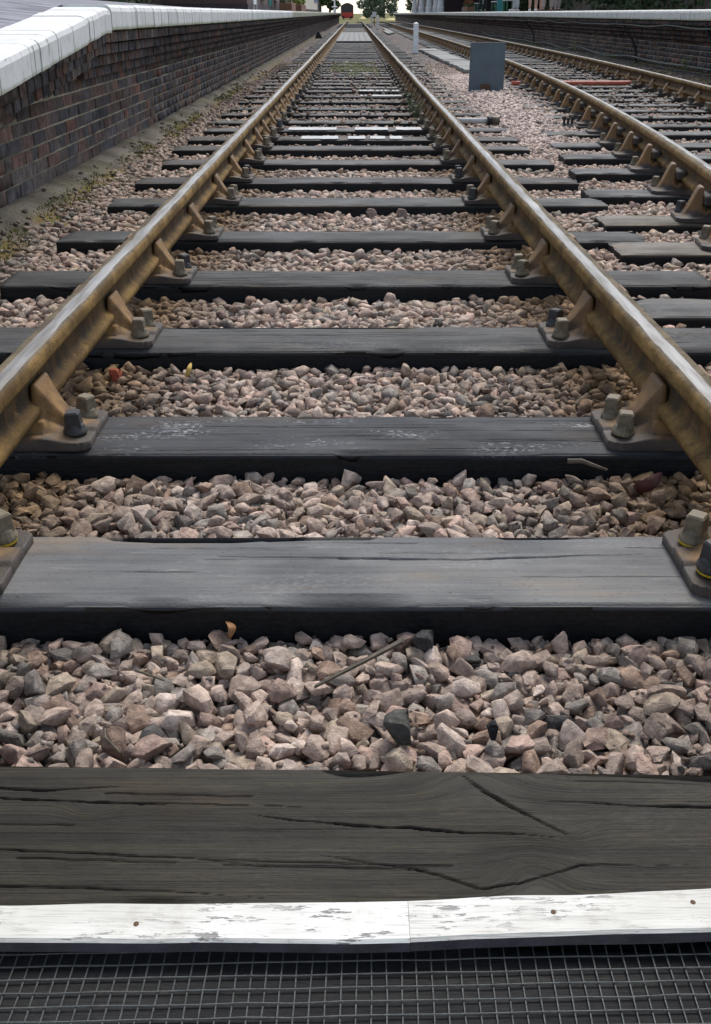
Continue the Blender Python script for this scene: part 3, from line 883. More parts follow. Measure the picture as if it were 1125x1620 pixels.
def add_chair(par, x, y, z, flip, lod, seed, yellow=False):
    r = random.Random(seed)
    ch = obj('rail_chair', ME_chair if lod == 0 else ME_chair_far, par, (x, y, z), (0, 0, math.pi if flip else 0))
    if lod == 2: return ch
    ky = obj('key', ME_key, ch, (0, r.uniform(-0.02, 0.02), 0))
    for bx, by in ((0.108, -0.05), (0.108, 0.055), (-0.150, 0.06 if not flip else -0.06)):
        dark = r.random() < 0.3
        zz = 0.021
        if yellow:
            obj('ferrule', ME_ferrule, ch, (bx, by, zz)); zz += 0.007
        bo = obj('bolt', ME_bolt_d if dark else ME_bolt, ch, (bx, by, zz), (r.uniform(-0.06, 0.06), r.uniform(-0.06, 0.06), r.uniform(0, 1.5)))
    return ch

T1_CR = {
 0: [([(-0.75, 0.055), (-0.45, 0.052), (-0.33, 0.047), (-0.15, 0.044), (-0.06, 0.046)], 0.0014, 0.012),
     ([(-0.13, 0.028), (-0.04, 0.02), (0.05, 0.012), (0.16, 0.006), (0.25, -0.002)], 0.0017, 0.014),
     ([(0.145, 0.112), (0.17, 0.078), (0.2, 0.05), (0.24, 0.02), (0.265, 0.004)], 0.0022, 0.014),
     ([(-0.7, -0.028), (-0.5, -0.03), (-0.3, -0.038), (-0.1, -0.05)], 0.0012, 0.007),
     ([(-0.05, -0.03), (0.03, -0.045), (0.1, -0.06), (0.15, -0.078), (0.2, -0.072), (0.27, -0.045), (0.4, -0.04)], 0.0012, 0.007),
     ([(-0.7, -0.085), (-0.3, -0.088), (-0.1, -0.098)], 0.0012, 0.007),
     ([(0.25, 0.06), (0.45, 0.055), (0.7, 0.058)], 0.0022, 0.007),
     ([(-0.55, 0.075), (-0.4, 0.068), (-0.3, 0.078)], 0.002, 0.007)],
 1: [([(-0.25, 0.035), (0.0, 0.03), (0.2, 0.025), (0.55, 0.045)], 0.0028, 0.012), ([(-0.45, -0.02), (-0.35, -0.02), (-0.28, -0.022)], 0.0022, 0.007)],
 2: [([(-0.1, -0.02), (0.1, -0.018)], 0.002, 0.006)],
 3: [([(-0.5, 0.02), (0.1, 0.01), (0.6, 0.03)], 0.0022, 0.007)],
}
TINTS = {0: (0.031, 0.0255, 0.016), 1: (0.128, 0.126, 0.124), 2: (0.036, 0.037, 0.041), 3: (0.056, 0.055, 0.053), 4: (0.038, 0.037, 0.035)}
GEN = [timber_mesh(500 + i, 2.655, 0.25) for i in range(8)]
ROWS = [
 'dark cracked timber sleeper lying against the white batten at the photo bottom',
 'smooth grey sleeper with one long fine crack, first beyond the nearest stones',
 'black sleeper splashed with white spots, third counted from the white batten',
 'grey timber sleeper, fourth counted from the white batten']
def paint(par, x0, x1, y0, y1):
    n = max(4, int((x1 - x0) / 0.03)); r = random.Random(int(x0 * 1000) + 5)
    b = MB(); v = []
    for i in range(n + 1):
        x = x0 + (x1 - x0) * i / n
        v += [(x, y0 + r.uniform(0, 0.025), 0.1255), (x, y1 - r.uniform(0, 0.025), 0.1255)]
    top = len(v); v += [(a, b_, 0.1285) for a, b_, _ in v]
    f = []
    for i in range(n):
        a = i * 2; f += [(top + a, top + a + 2, top + a + 3, top + a + 1), (a, a + 2, top + a + 2, top + a), (a + 1, top + a + 1, top + a + 3, a + 3)]
    f += [(0, top, top + 1, 1), (n * 2, n * 2 + 1, top + n * 2 + 1, top + n * 2)]
    b.add(v, f); return b.obj('paint_stripe', M_dull_white, par)

for i, (a, b) in enumerate(T1):
    yc = (a + b) / 2; w = b - a
    if i < 4: lb = ROWS[i]
    elif i < 18: lb = 'timber sleeper of the middle track, ' + ordinal(i + 1) + ' counted from the white batten'
    else: lb = 'far timber sleeper of the middle track, beyond the white striped ones'
    xo = 0.01 + (random.uniform(-0.03, 0.03) if i > 3 else 0)
    t = thing('sleeper', lb, 'sleeper', (xo, yc, -0.125 + (random.uniform(-0.008, 0.004) if i > 3 else 0)), 0, 'sleepers of the middle track')
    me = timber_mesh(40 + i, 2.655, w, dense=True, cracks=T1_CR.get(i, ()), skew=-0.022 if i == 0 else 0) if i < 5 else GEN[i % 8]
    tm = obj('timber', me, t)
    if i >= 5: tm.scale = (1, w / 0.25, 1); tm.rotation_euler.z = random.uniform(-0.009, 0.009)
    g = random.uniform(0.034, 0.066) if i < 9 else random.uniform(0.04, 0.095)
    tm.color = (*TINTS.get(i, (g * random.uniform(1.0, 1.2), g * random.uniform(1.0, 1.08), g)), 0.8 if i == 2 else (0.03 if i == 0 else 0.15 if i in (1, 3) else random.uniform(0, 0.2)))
    lod = 0 if i < 12 else (1 if i < 26 else 2)
    if i > 0:
        add_chair(t, -0.7525 - xo, 0, 0.125, False, lod, i * 2, i == 1)
        rc = add_chair(t, 0.7525 - xo, 0, 0.125, True, lod, i * 2 + 1, i == 1)
        if i == 2:
            b_ = MB(); b_.add([(0.05, 0.06, 0.0585), (0.083, 0.07, 0.0545), (0.09, 0.095, 0.048), (0.06, 0.09, 0.052)], [(0, 1, 2, 3)])
    if i == 11:
        for q in ((-0.6, -0.18), (-0.02, 0.27), (0.34, 0.57)): paint(t, q[0], q[1], -0.12, 0.12)
    if i == 10:
        for q in ((-0.42, -0.12), (-0.04, 0.1), (0.14, 0.26), (0.3, 0.4)): paint(t, q[0], q[1], -0.1, 0.12)
    if i == 17: paint(t, 0.04, 0.62, -0.12, 0.12)
    if i == 16: paint(t, 0.1, 0.66, -0.11, 0.1)

for i, (a, b) in enumerate(T2):
    yc = (a + b) / 2; w = b - a; xc = XC2(yc); ang = -math.atan(dXC2(yc))
    lb = ('timber sleeper of the right-hand track, ' + ordinal(i + 1) + ' counted from the near end') if i < 18 else 'far timber sleeper of the right-hand track, beyond the orange pipe'
    t = thing('sleeper', lb, 'sleeper', (xc, yc, -0.125 + random.uniform(-0.01, 0.004)), 0, 'sleepers of the right-hand track')
    tm = obj('timber', GEN[(i * 3 + 1) % 8], t, rot=(0, 0, 0)); tm.scale = (0.985, w / 0.25, 1)
    g = random.uniform(0.045, 0.1)
    tm.color = (g * (1.25 if i in (1, 2) else 1.0), g * (1.15 if i in (1, 2) else 1), g, random.uniform(0, 0.3))
    if i in (1, 2): tm.color = (0.16, 0.135, 0.105, 0.3)
    if i == 0: tm.color = (0.1, 0.097, 0.09, 0.2)
    lod = 0 if i < 12 else (1 if i < 24 else 2)
    for s in (-1, 1):
        c = add_chair(t, s * 0.7525, 0, 0.125, s > 0, lod, 500 + i * 2 + s)
        c.rotation_euler.z += ang
far = MB()
for k in range(60):
    yy = 75.5 + k * 0.76
    far.box(-1.3, 1.33, yy, yy + 0.25, -0.12 + dip(yy), dip(yy) + 0.0)
tag(far.obj('far_sleepers', M_deck), 'farthest dark timber sleepers of the middle track merging together', 'sleepers', kind='stuff')
far = MB()
for k in range(60):
    yy = 75.5 + k * 0.76
    far.box(XC2(yy) - 1.3, XC2(yy) + 1.3, yy, yy + 0.25, -0.12 + dip(yy), dip(yy) + 0.0)
tag(far.obj('far_sleepers', M_deck), 'farthest dark timber sleepers of the right-hand track merging together', 'sleepers', kind='stuff')

# ------------------------------------------------------------------ foot crossing deck with wire mesh, white battens
dk = thing('crossing_deck', 'dark timber foot crossing deck covered with square wire mesh before the batten', 'deck', (0, 0, -0.125))
yy = 0.772; k = 0
while yy > -0.75:
    me = timber_mesh(900 + k, 1.3, 0.2, 0.112)
    o = obj('plank', me, dk, (0, yy - 0.1, 0)); o.color = (0.016, 0.015, 0.014, 0.0)
    yy -= 0.206; k += 1
wm = MB(); r = random.Random(3)
def wire(p, q, n, amp):
    pts = []
    for i in range(n + 1):
        u = i / n; pts.append((p[0] + (q[0] - p[0]) * u + r.uniform(-amp, amp), p[1] + (q[1] - p[1]) * u + r.uniform(-amp, amp), p[2] + r.uniform(0, 0.0018)))
    wm.tube(pts, 0.0009, 5, False)
for k in range(76):
    x = -0.6 + k * 0.016
    wire((x - 0.012, -0.2, 0.1135), (x + 0.008, 0.765 + 0.006, 0.1135), 24, 0.0006)
for k in range(60):
    yy = 0.748 - k * 0.016
    wire((-0.6, yy - 0.012, 0.1148), (0.6, yy + 0.012, 0.1148), 24, 0.0006)
wo_ = wm.obj('wire_mesh', M_wire, dk); wo_["kind"] = "stuff"

def batten(x0, x1, yf0, yf1, yn0, yn1, label, seed):
    """flat painted strip; far edge yf, near edge yn given at both ends"""
    n = 90; V = []; F = []; rr = np.random.default_rng(seed)
    zb, zt = 0.001, 0.018
    m = 7
    for i in range(n + 1):
        u = i / n; x = x0 + (x1 - x0) * u
        yn = yn0 + (yn1 - yn0) * u + 0.003 * (float(vnoise(x * 14, 1, seed)) - 0.5) - 0.002
        yf = yf0 + (yf1 - yf0) * u + 0.003 * (float(vnoise(x * 11, 4, seed)) - 0.5)
        sec = [(yn, zb), (yn, zt - 0.003), (yn + 0.0035, zt)] + [(yn + (yf - yn) * q / m, zt + 0.0012 * (float(fbm(x * 6, q * 1.3, seed)) - 0.5) * 2) for q in range(1, m)] + [(yf - 0.003, zt), (yf, zt - 0.004), (yf, zb)]
        V += [(x - (x0 + x1) / 2, p[0] - (yf0 + yn0) / 2, p[1]) for p in sec]
    s = len(sec)
    for i in range(n):
        for k in range(s):
            k2 = (k + 1) % s; F.append((i * s + k, i * s + k2, (i + 1) * s + k2, (i + 1) * s + k))
    F.append(tuple(range(s - 1, -1, -1))); F.append(tuple(n * s + k for k in range(s)))
    t = thing('batten', label, 'batten', ((x0 + x1) / 2, (yf0 + yn0) / 2, 0), 0, 'white painted battens')
    me = mesh('board', V, F, [M_batten, M_batten_shade])
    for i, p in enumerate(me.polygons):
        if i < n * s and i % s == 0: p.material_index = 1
    obj('board', me, t)
    return t
bl = batten(-0.66, 0.072, 0.783, 0.789, 0.739, 0.736, 'flaking white painted batten, left piece at the photo bottom', 4)
br = batten(0.0724, 0.66, 0.7905, 0.818, 0.7385, 0.762, 'flaking white painted batten, right piece at the photo bottom', 9)
nail = MB(); nail.lathe([(0.003, 0), (0.003, 0.001), (0.0015, 0.0015)], 10); ME_nail = nail.mesh('nail', M_rust)
for o, x, yv in ((bl, -0.225, 0.757), (bl, -0.376, 0.757), (br, 0.232, 0.772), (br, 0.39, 0.785)):
    obj('nail', ME_nail, o, (x - o.location.x, yv - o.location.y, 0.0175))
# ------------------------------------------------------------------ platforms
BR = [(0.115, 0.092, 0.083), (0.15, 0.092, 0.072), (0.09, 0.083, 0.084), (0.12, 0.08, 0.066), (0.075, 0.071, 0.074), (0.19, 0.095, 0.07), (0.15, 0.125, 0.11)]
BRW = [0.28, 0.14, 0.24, 0.14, 0.12, 0.03, 0.05]
def brick_box(x0, x1, y0, y1, za, zb, slope=0.0):
    """x0..x1 depth, y0..y1 length, height za..zb, tilted along the ramp"""
    V = np.array([(x, y, z) for z in (za, zb) for x, y in ((x0, y0), (x1, y0), (x1, y1), (x0, y1))], float)
    V[:, 2] += slope * (V[:, 1] - y0)
    return V
BF = np.array([(0, 3, 2, 1), (4, 5, 6, 7), (0, 1, 5, 4), (1, 2, 6, 5), (2, 3, 7, 6), (3, 0, 4, 7)])

def build_platform(root, sgn, xw, xcop, width, y_start, y_end, z_foot, ramp, singles, bare_from, cmat, seed):
    """sgn +1: face looks to +x (left platform); -1: looks to -x. xw wall face, xcop coping face (both absolute)"""
    r = random.Random(seed)
    CB, CT = 0.82, 0.965                                   # underside and top of the coping
    crest = 6.75 if ramp else -99
    sl = 0.102
    def drop(y): return -sl * max(0.0, crest - y) if ramp else 0.0
    steps = [(CB - 0.0735, CB, xw + sgn * 0.235), (CB - 0.147, CB - 0.0735, xw + sgn * 0.177), (CB - 0.2205, CB - 0.147, xw + sgn * 0.118), (CB - 0.294, CB - 0.2205, xw + sgn * 0.059)]
    bricks = []                                            # (V, colour, course)
    def face_brick(xf, y0, y1, za, zb, s=0.0, dark=1.0):
        j = r.uniform(-0.003, 0.004)
        xa = xf + sgn * j; xb = xf - sgn * 0.10
        V = brick_box(min(xa, xb), max(xa, xb), y0, y1, za, zb, s)
        V += np.array([[r.uniform(-0.0015, 0.0015) for _ in range(3)] for _ in range(8)])
        c = np.array(r.choices(BR, BRW)[0]) * r.uniform(0.85, 1.4) * dark
        bricks.append((V, c))
    # plain courses, flat, up to the corbels (or to the underside of the ramp)
    z = z_foot; k = 0
    while z < CB - 0.3:
        y = y_start - (0.11 if k % 2 else 0.0)
        head = (k % 4 == 3)
        while y < y_end:
            L = 0.103 if head else 0.215
            zt = min(z + 0.062, CB - 0.2965)
            if zt - z > 0.03 and (not ramp or z + 0.07 < CB - 0.235 + drop(y)):
                face_brick(xw, y, y + L, z, zt)
            elif ramp and z + 0.02 < CB - 0.235 + drop(y):
                face_brick(xw, y, y + L, z, CB - 0.235 + drop(y), sl)
            y += L + 0.0125
        z += 0.075; k += 1
    # corbel courses of headers
    for ci, (za, zb, xf) in enumerate(steps):
        y = y_start + r.uniform(-0.05, 0)
        while y < y_end:
            d = drop(y)
            onramp = ramp and y < crest
            if onramp and ci == 3: y += 0.114; continue
            w = 1.0 if not onramp else float(sstep(3.6, crest, y)) * 0.88 + 0.12
            xx = xw + (xf - xw) * w
            face_brick(xx, y, y + 0.104, za + 0.0005 + d, zb - 0.014 + d, sl if onramp else 0.0, 0.95)
            y += 0.114
    # mortar core behind the faces
    core = MB()
    nseg = [y_start, crest, y_end] if ramp else [y_start, y_end]
    for a, b in zip(nseg[:-1], nseg[1:]):
        for (za, zb, xf) in [(-0.3, CB - 0.29, xw)] + steps:
            w = 0.0 if (ramp and b <= crest) else 1.0
            if za > -0.2 and b > crest: a = max(a, crest + 0.06)
            xx = xw + (xf - xw) * w - sgn * (0.0065 if za < -0.2 or w == 0 else 0.05)
            xb = xw - sgn * 0.12
            da, db = drop(a), drop(b)
            if za < -0.2: q = [(xx, a, za), (xx, b, za), (xx, b, zb + db), (xx, a, zb + da), (xb, a, za), (xb, b, za), (xb, b, zb + db), (xb, a, zb + da)]
            else: q = [(xx, a, za + da), (xx, b, za + db), (xx, b, zb + db), (xx, a, zb + da), (xb, a, za + da), (xb, b, za + db), (xb, b, zb + db), (xb, a, zb + da)]
            core.add(q, [(0, 1, 2, 3), (7, 6, 5, 4), (0, 4, 5, 1), (3, 2, 6, 7), (0, 3, 7, 4), (1, 5, 6, 2)])
    wall = core.obj('wall', M_mortar, root)
    # nearest bricks one by one, the rest joined
    order = sorted(range(len(bricks)), key=lambda i: abs(bricks[i][0][:, 1].mean() - 7.3)) if singles else []
    single = set(order[:300])
    for i in single:
        V, c = bricks[i]; m = V.mean(0)
        me = mesh('brick', V - m, BF, M_brick)
        o = obj('brick', me, wall, tuple(m)); o.color = (*c, 1)
    V = np.concatenate([bricks[i][0] for i in range(len(bricks)) if i not in single])
    n = len(V) // 8
    F = (BF[None] + (np.arange(n) * 8)[:, None, None]).reshape(-1, 4)
    cc = np.repeat(np.array([bricks[i][1] for i in range(len(bricks)) if i not in single]), 8, axis=0)
    me = mesh_np('brickwork', V, F, M_bricks, cc)
    tag(obj('brickwork', me, wall), kind='stuff')
    # coping blocks: rounded nose, painted
    P = 0.16
    def cop_mesh(L, mat, slope):
        nose = [(-0.30, 0.0), (0.0, 0.0), (0.0022, 0.014), (0.004, 0.105), (-0.004, 0.128), (-0.02, 0.141), (-0.045, 0.145), (-0.30, 0.145)]
        v = []; f = []; n = len(nose)
        for q in (0.002, L - 0.002):
            for x, z in nose: v.append((sgn * x, q, z + slope * q))
        for k in range(n):
            k2 = (k + 1) % n
            f.append((k, k2, n + k2, n + k) if sgn < 0 else (k, n + k, n + k2, k2))
        f.append(tuple(range(n)) if sgn > 0 else tuple(range(n - 1, -1, -1))); f.append(tuple(n + k for k in (range(n - 1, -1, -1) if sgn > 0 else range(n))))
        return mesh('coping_block', v, f, mat)
    mf, mr, mb = cop_mesh(P, cmat, 0), cop_mesh(P, cmat, sl), cop_mesh(P, M_coping_bare, 0)
    y = y_start; cnt = 0; y_one = 4.0 if singles else 10.5
    bulk = []
    while y < y_end:
        m = mr if (ramp and y + P <= crest + 0.01) else (mb if y > bare_from else mf)
        p = (xcop + r.uniform(-0.003, 0.003), y, CB + drop(y) + r.uniform(-0.002, 0.002))
        if y >= y_one and cnt < 290:
            obj('coping_block', m, root, p); cnt += 1
        else: bulk.append((m, p))
        y += P
    for mm, nm in ((mr, 'coping_row'), (mf, 'coping_row'), (mb, 'coping_row')):
        b = MB()
        for m, p in bulk:
            if m is mm: b.add([(v.co.x + p[0], v.co.y + p[1], v.co.z + p[2] - CB) for v in m.vertices], [tuple(f.vertices) for f in m.polygons])
        if b.v:
            tag(b.obj(nm, mm.materials[0], root, (0, 0, CB)), kind='stuff')
    # paved top
    yb = [y_start, crest, y_end] if ramp else [y_start, y_end]
    s = MB()
    xa = xcop - sgn * 0.298; xb = xcop - sgn * width
    if ramp:
        xk = xcop - sgn * 1.6
        for a, b, h0, h1 in ((y_start, crest, 0.13, 0.13), (crest, 14.0, 0.13, 0.0)):
            s.add([(xa, a, CT - 0.003 + drop(a)), (xa, b, CT - 0.003 + drop(b)), (xk, b, CT - 0.003 + drop(b) + h1), (xk, a, CT - 0.003 + drop(a) + h0), (xb, b, CT - 0.003 + drop(b) + h1), (xb, a, CT - 0.003 + drop(a) + h0)],
                  [(3, 2, 1, 0), (5, 4, 2, 3)])
    for a, b in zip(yb[:-1], yb[1:]):
        za, zb = CT - 0.004 + drop(a), CT - 0.004 + drop(b)
        if ramp: za -= 0.01; zb -= 0.01
        s.add([(xa, a, za), (xa, b, zb), (xb, b, zb), (xb, a, za), (xb, a, -0.35), (xb, b, -0.35), (xa, a, za - 0.12), (xa, b, zb - 0.12)],
              [(0, 1, 2, 3) if sgn < 0 else (3, 2, 1, 0), (3, 2, 5, 4), (0, 6, 7, 1), (3, 0, 6, 4)])
    s.obj('platform_top', M_paving, root)

pl = thing('platform', 'left brick platform with corbelled edge, white coping and ramped near end', 'platform', (0, 0, 0))
build_platform(pl, 1, -1.79, -1.51, 5.2, 2.6, 128, -0.06, True, True, 26.5, M_coping, 1)
pr = thing('platform', 'right brick platform with worn white coping across the second track', 'platform', (0, 0, 0))
build_platform(pr, -1, 5.30, 5.02, 14.0, 7.5, 140, 0.02, False, False, 999, M_coping_r, 2)

# cables on the right wall
def cable(name, pts, rad, mat, label, group=None):
    b = MB(); b.tube(pts, rad, 6); return tag(b.obj(name, mat, smooth=True), label, 'cable', group)
M_cable = plain('grey_cable', (0.17, 0.18, 0.15), 0.7, 0.3, 12)
cable('cable', [(5.055, y, 0.735 - 0.02 * abs(math.sin(y * 0.9)) + 0.008 * math.sin(y * 2.3)) for y in np.arange(8, 60, 0.35)], 0.009, M_cable, 'thin wavy cable clipped under the coping of the right platform')
cable('cable', [(5.2 - 0.03 * math.sin(y * 1.1), y, 0.165 + 0.05 * math.sin(y * 1.35) * (0.5 + 0.5 * math.sin(y * 0.31)) ) for y in np.arange(8, 44, 0.3)], 0.013, M_cable, 'thin wavy cable sagging along the foot of the right platform wall')
for k, (yy, lb) in enumerate(((15.2, 'black pipe leaning on the right platform wall, nearest the photo edge'), (20.0, 'black pipe on the right platform wall, middle one of three'), (31.5, 'black pipe on the right platform wall, farthest one of three'))):
    b = MB(); b.tube([(5.06, yy + 0.25, 0.78), (5.1, yy + 0.22, 0.62), (5.22, yy + 0.12, 0.48), (5.265, yy - 0.05, 0.3), (5.26, yy - 0.22, 0.06)], 0.022, 8)
    tag(b.obj('drain_pipe', M_black, smooth=True), lb, 'pipe', 'black pipes on the right wall')

# ------------------------------------------------------------------ things between the tracks
pn = thing('sheet_screen', 'blue grey sheet metal panel standing between the two tracks', 'panel', (1.715, 13.6, -0.01), R(-3))
b = MB(); b.box(-0.214, 0.214, -0.004, 0.004, 0.0, 0.585, 0.0015); b.obj('sheet', M_panel, pn)
for s in (-1, 1):
    b = MB(); b.box(s * 0.218 - 0.004, s * 0.218 + 0.004, -0.004, 0.05, 0.0, 0.585); b.obj('flange', M_panel, pn)
b = MB(); b.box(-0.214, 0.214, -0.004, 0.05, 0.5855, 0.59); b.obj('top_flange', M_panel, pn)
b = MB(); b.box(-0.07, 0.05, -0.022, -0.0045, 0.02, 0.1, 0.003); b.box(-0.07, 0.05, -0.09, -0.0225, 0.015, 0.023); b.obj('foot_bracket', M_rust, pn)
for s in (-1, 1):
    b = MB(); b.box(s * 0.15 - 0.02, s * 0.15 + 0.02, 0.006, 0.045, -0.1, 0.55); b.obj('stake', M_rust, pn)

for (px, py, h, lb) in ((1.59, 27.6, 0.70, 'white square post between the tracks, nearest and tallest'), (1.52, 69.8, 0.78, 'thin white post between the tracks, middle one of three'), (1.40, 87.7, 0.74, 'thin white post between the tracks, farthest one of three')):
    t = thing('marker_post', lb, 'post', (px, py, -0.1), 0, 'white posts between the tracks')
    b = MB(); b.box(-0.065, 0.065, -0.05, 0.05, 0, h + 0.08, 0.008); b.obj('shaft', M_white, t)
    b = MB(); b.add([(-0.065, -0.05, 0), (0.065, -0.05, 0), (0.065, 0.05, 0), (-0.065, 0.05, 0), (0, 0, 0.03)], [(0, 1, 4), (1, 2, 4), (2, 3, 4), (3, 0, 4)]); b.obj('cap', M_white, t, (0, 0, h + 0.081))
    b = MB(); b.box(-0.1, 0.1, -0.085, 0.085, 0, 0.09, 0.01); b.obj('footing', M_concrete, t)
t = thing('relay_box', 'small white box on a short stand by the far posts', 'box', (1.55, 84.0, -0.1))
b = MB(); b.box(-0.16, 0.16, -0.1, 0.1, 0.75, 1.1, 0.01); b.obj('case', M_white, t)
b = MB(); b.tube([(0, 0, 0), (0, 0, 0.75)], 0.03, 8); b.obj('stand', M_rust, t)

t = thing('cable_trough', 'row of pale concrete trough lids lying beside the grey panel', 'trough', (0, 0, 0))
r = random.Random(12); yy = 18.6
while yy < 29.2:
    xx = 2.17 - 0.013 * (yy - 18.6)
    b = MB(); b.box(-0.24, 0.24, -0.285, 0.285, -0.06, 0.0, 0.008)
    b.obj('lid', M_concrete, t, (xx + r.uniform(-0.02, 0.02), yy, 0.035 + r.uniform(-0.008, 0.008)), (r.uniform(-0.015, 0.015), r.uniform(-0.02, 0.02), R(0.8) + r.uniform(-0.03, 0.03)))
    yy += 0.585
for k, (xx, ya, yb_) in enumerate(((1.72, 52, 61), (1.95, 54, 70))):
    b = MB(); b.box(-0.1, 0.1, ya, yb_, -0.02, 0.04, 0.005)
    tag(b.obj('board', M_concrete, None, (xx, 0, 0)), 'long pale board lying by the far white posts, ' + ('nearer' if k == 0 else 'farther') + ' of two', 'board', 'boards beside the far posts')

# boarded barrow crossing far down the middle track
t = thing('barrow_crossing', 'pale weathered board crossing between the rails far down the middle track', 'crossing', (0, 37, 0.0))
M_paleboard = plain('pale_board', (0.17, 0.17, 0.165), 0.75, 0.2, 4)
for k in range(6):
    b = MB(); b.box(-0.102, 0.102, 0, 17, 0.004, 0.05, 0.006); b.obj('plank', M_paleboard, t, (-0.53 + k * 0.212, 0, 0.0))

# orange conduit, pale pipe, bracket
b = MB(); b.tube([(x, 15.02 + 0.03 * math.sin(x * 2), 0.012) for x in np.linspace(2.25, 4.42, 14)], 0.033, 10)
tag(b.obj('conduit', M_orange, smooth=True), 'orange pipe laid across the right-hand track under its rails', 'pipe')
t = thing('pipe', 'pale pipe with black open end beside the right rail of middle track', 'pipe', (0.86, 9.42, 0.03))
b = MB(); b.tube([(0, 0, 0), (0.36, 0.01, 0)], 0.026, 10); b.obj('tube', M_dull_white, t, smooth=True)
b = MB(); b.tube([(0.36, 0.01, 0), (0.40, 0.01, 0)], 0.04, 12); b.obj('socket', M_black, t, smooth=True)
b = MB(); b.tube([(0.40, 0.01, 0), (0.47, 0.012, 0)], 0.034, 12); b.obj('collar', M_stick, t, smooth=True)
t = thing('cable_clip', 'small black clip with two prongs on a sleeper of the right-hand track', 'clip', (1.95, 9.4, 0.0))
for k in range(3):
    b = MB(); b.box(-0.009, 0.009, -0.015, 0.015, 0, 0.05 + 0.012 * (k != 1), 0.002); b.obj('prong', M_black, t, (-0.035 + 0.035 * k, 0, 0.01))
b = MB(); b.box(-0.05, 0.05, -0.02, 0.02, 0, 0.0095); b.obj('base', M_black, t)
t = thing('cover_hood', 'small black hooded cover at the foot of the left platform wall', 'cover', (-1.48, 45, -0.03))
b = MB(); b.add([(-0.16, -0.2, 0), (0.16, -0.2, 0), (0.16, 0.2, 0), (-0.16, 0.2, 0), (-0.06, -0.12, 0.24), (0.02, -0.12, 0.24), (0.02, 0.12, 0.24), (-0.06, 0.12, 0.24)],
                [(0, 3, 2, 1), (4, 5, 6, 7), (0, 1, 5, 4), (1, 2, 6, 5), (2, 3, 7, 6), (3, 0, 4, 7)]); b.obj('hood', M_black, t)
b = MB(); b.box(-0.19, 0.19, -0.23, 0.23, -0.03, 0.0); b.obj('frame', M_rust, t)

# ------------------------------------------------------------------ litter on the stones
def slab(pts, th, name, mat, label, cat, zoff=0.0):
    n = len(pts); v = [(*p[:2], p[2]) for p in pts] + [(p[0], p[1], p[2] + th) for p in pts]
    f = [tuple(range(n - 1, -1, -1)), tuple(range(n, 2 * n))] + [(k, (k + 1) % n, n + (k + 1) % n, n + k) for k in range(n)]
    return tag(obj(name, mesh(name, v, f, mat)), label, cat)
b = MB(); b.add([(-0.09, -0.002, 0), (0.085, -0.007, 0), (0.088, 0.004, 0.002), (-0.088, 0.003, 0), (-0.085, -0.001, 0.003), (0.08, -0.006, 0.006), (0.088, 0.002, 0.005), (-0.084, 0.002, 0.004)],
                [(0, 3, 2, 1), (4, 5, 6, 7), (0, 1, 5, 4), (1, 2, 6, 5), (2, 3, 7, 6), (3, 0, 4, 7)])
tag(b.obj('wood_splinter', M_stick, None, (0.022, 1.295, -0.030), (0.1, -0.10, 0.62)), 'flat grey wood splinter lying across the nearest stones', 'wood')
b = MB(); b.tube([(0, 0, 0), (0.03, 0.002, 0.006), (0.09, -0.008, 0.0)], [0.006, 0.0055, 0.003], 6)
tag(b.obj('stick', M_stick, None, (0.50, 2.04, -0.012), (0, 0.12, -0.2)), 'short brown stick leaning on the black white-spotted sleeper', 'stick')
for (p, q, lb) in (((-0.35, 1.13, -0.025), (-0.315, 1.075, -0.022), 'thin curved pale twig among stones near the cracked sleeper, at left'), ((-0.335, 1.275, -0.03), (-0.285, 1.25, -0.03), 'short thin twig among the nearest stones, upper left')):
    b = MB(); m = ((p[0] + q[0]) / 2 - 0.008, (p[1] + q[1]) / 2 - 0.004, (p[2] + q[2]) / 2 + 0.008)
    b.tube([p, m, q], [0.0016, 0.002, 0.0013], 5); tag(b.obj('twig', M_stick), lb, 'twig')
def leaf(loc, rot, mat, name, label, L=0.045, W=0.016, curl=0.012):
    n = 8; v = []; f = []
    for i in range(n + 1):
        u = i / n; w = W * math.sin(math.pi * min(0.98, 0.06 + 0.9 * u)) ** 0.8; z = curl * math.sin(math.pi * u)
        v += [(u * L, -w / 2, z), (u * L, 0, z - 0.003), (u * L, w / 2, z)]
    for i in range(n):
        for k in range(2): f.append((i * 3 + k, (i + 1) * 3 + k, (i + 1) * 3 + k + 1, i * 3 + k + 1))
    o = obj(name, mesh(name, v, f, mat, True), None, loc, rot)
    md = o.modifiers.new('thick', 'SOLIDIFY'); md.thickness = 0.0012
    return tag(o, label, 'leaf')
leaf((-0.48, 2.72, -0.05), (0.6, -0.9, 1.1), M_leafy, 'dead_leaf', 'small yellow leaf standing up among stones near left rail', 0.045, 0.013)
leaf((0.63, 1.985, -0.06), (1.2, -0.5, 0.1), plain('red_brown_leaf', (0.07, 0.018, 0.015), 0.5, 0.3, 60), 'dead_leaf', 'curled dark red leaf against the white spotted sleeper, near right rail', 0.085, 0.03, 0.045)
leaf((-0.2, 1.395, -0.05), (0.5, -0.7, 1.9), plain('brown_leaf', (0.3, 0.15, 0.06), 0.6, 0.3, 60), 'dead_leaf', 'small brown leaf tucked against the smooth grey sleeper', 0.03, 0.016)
V, F = near_rocks[3]
def lone(loc, s, col, label):
    o = obj('stone_lump', mesh_np('stone_lump', V * np.array(s), F, M_stone), None, loc, (0.2, 0.3, 0.7)); o.color = (*col, 1)
    return tag(o, label, 'stone')
lone((-0.676, 2.69, -0.032), (0.026, 0.02, 0.018), (0.30, 0.07, 0.035), 'red brick fragment on the stones beside the left rail')
lone((0.135, 1.385, -0.052), (0.034, 0.022, 0.019), (0.05, 0.05, 0.052), 'black coal-like lump against the smooth grey sleeper')
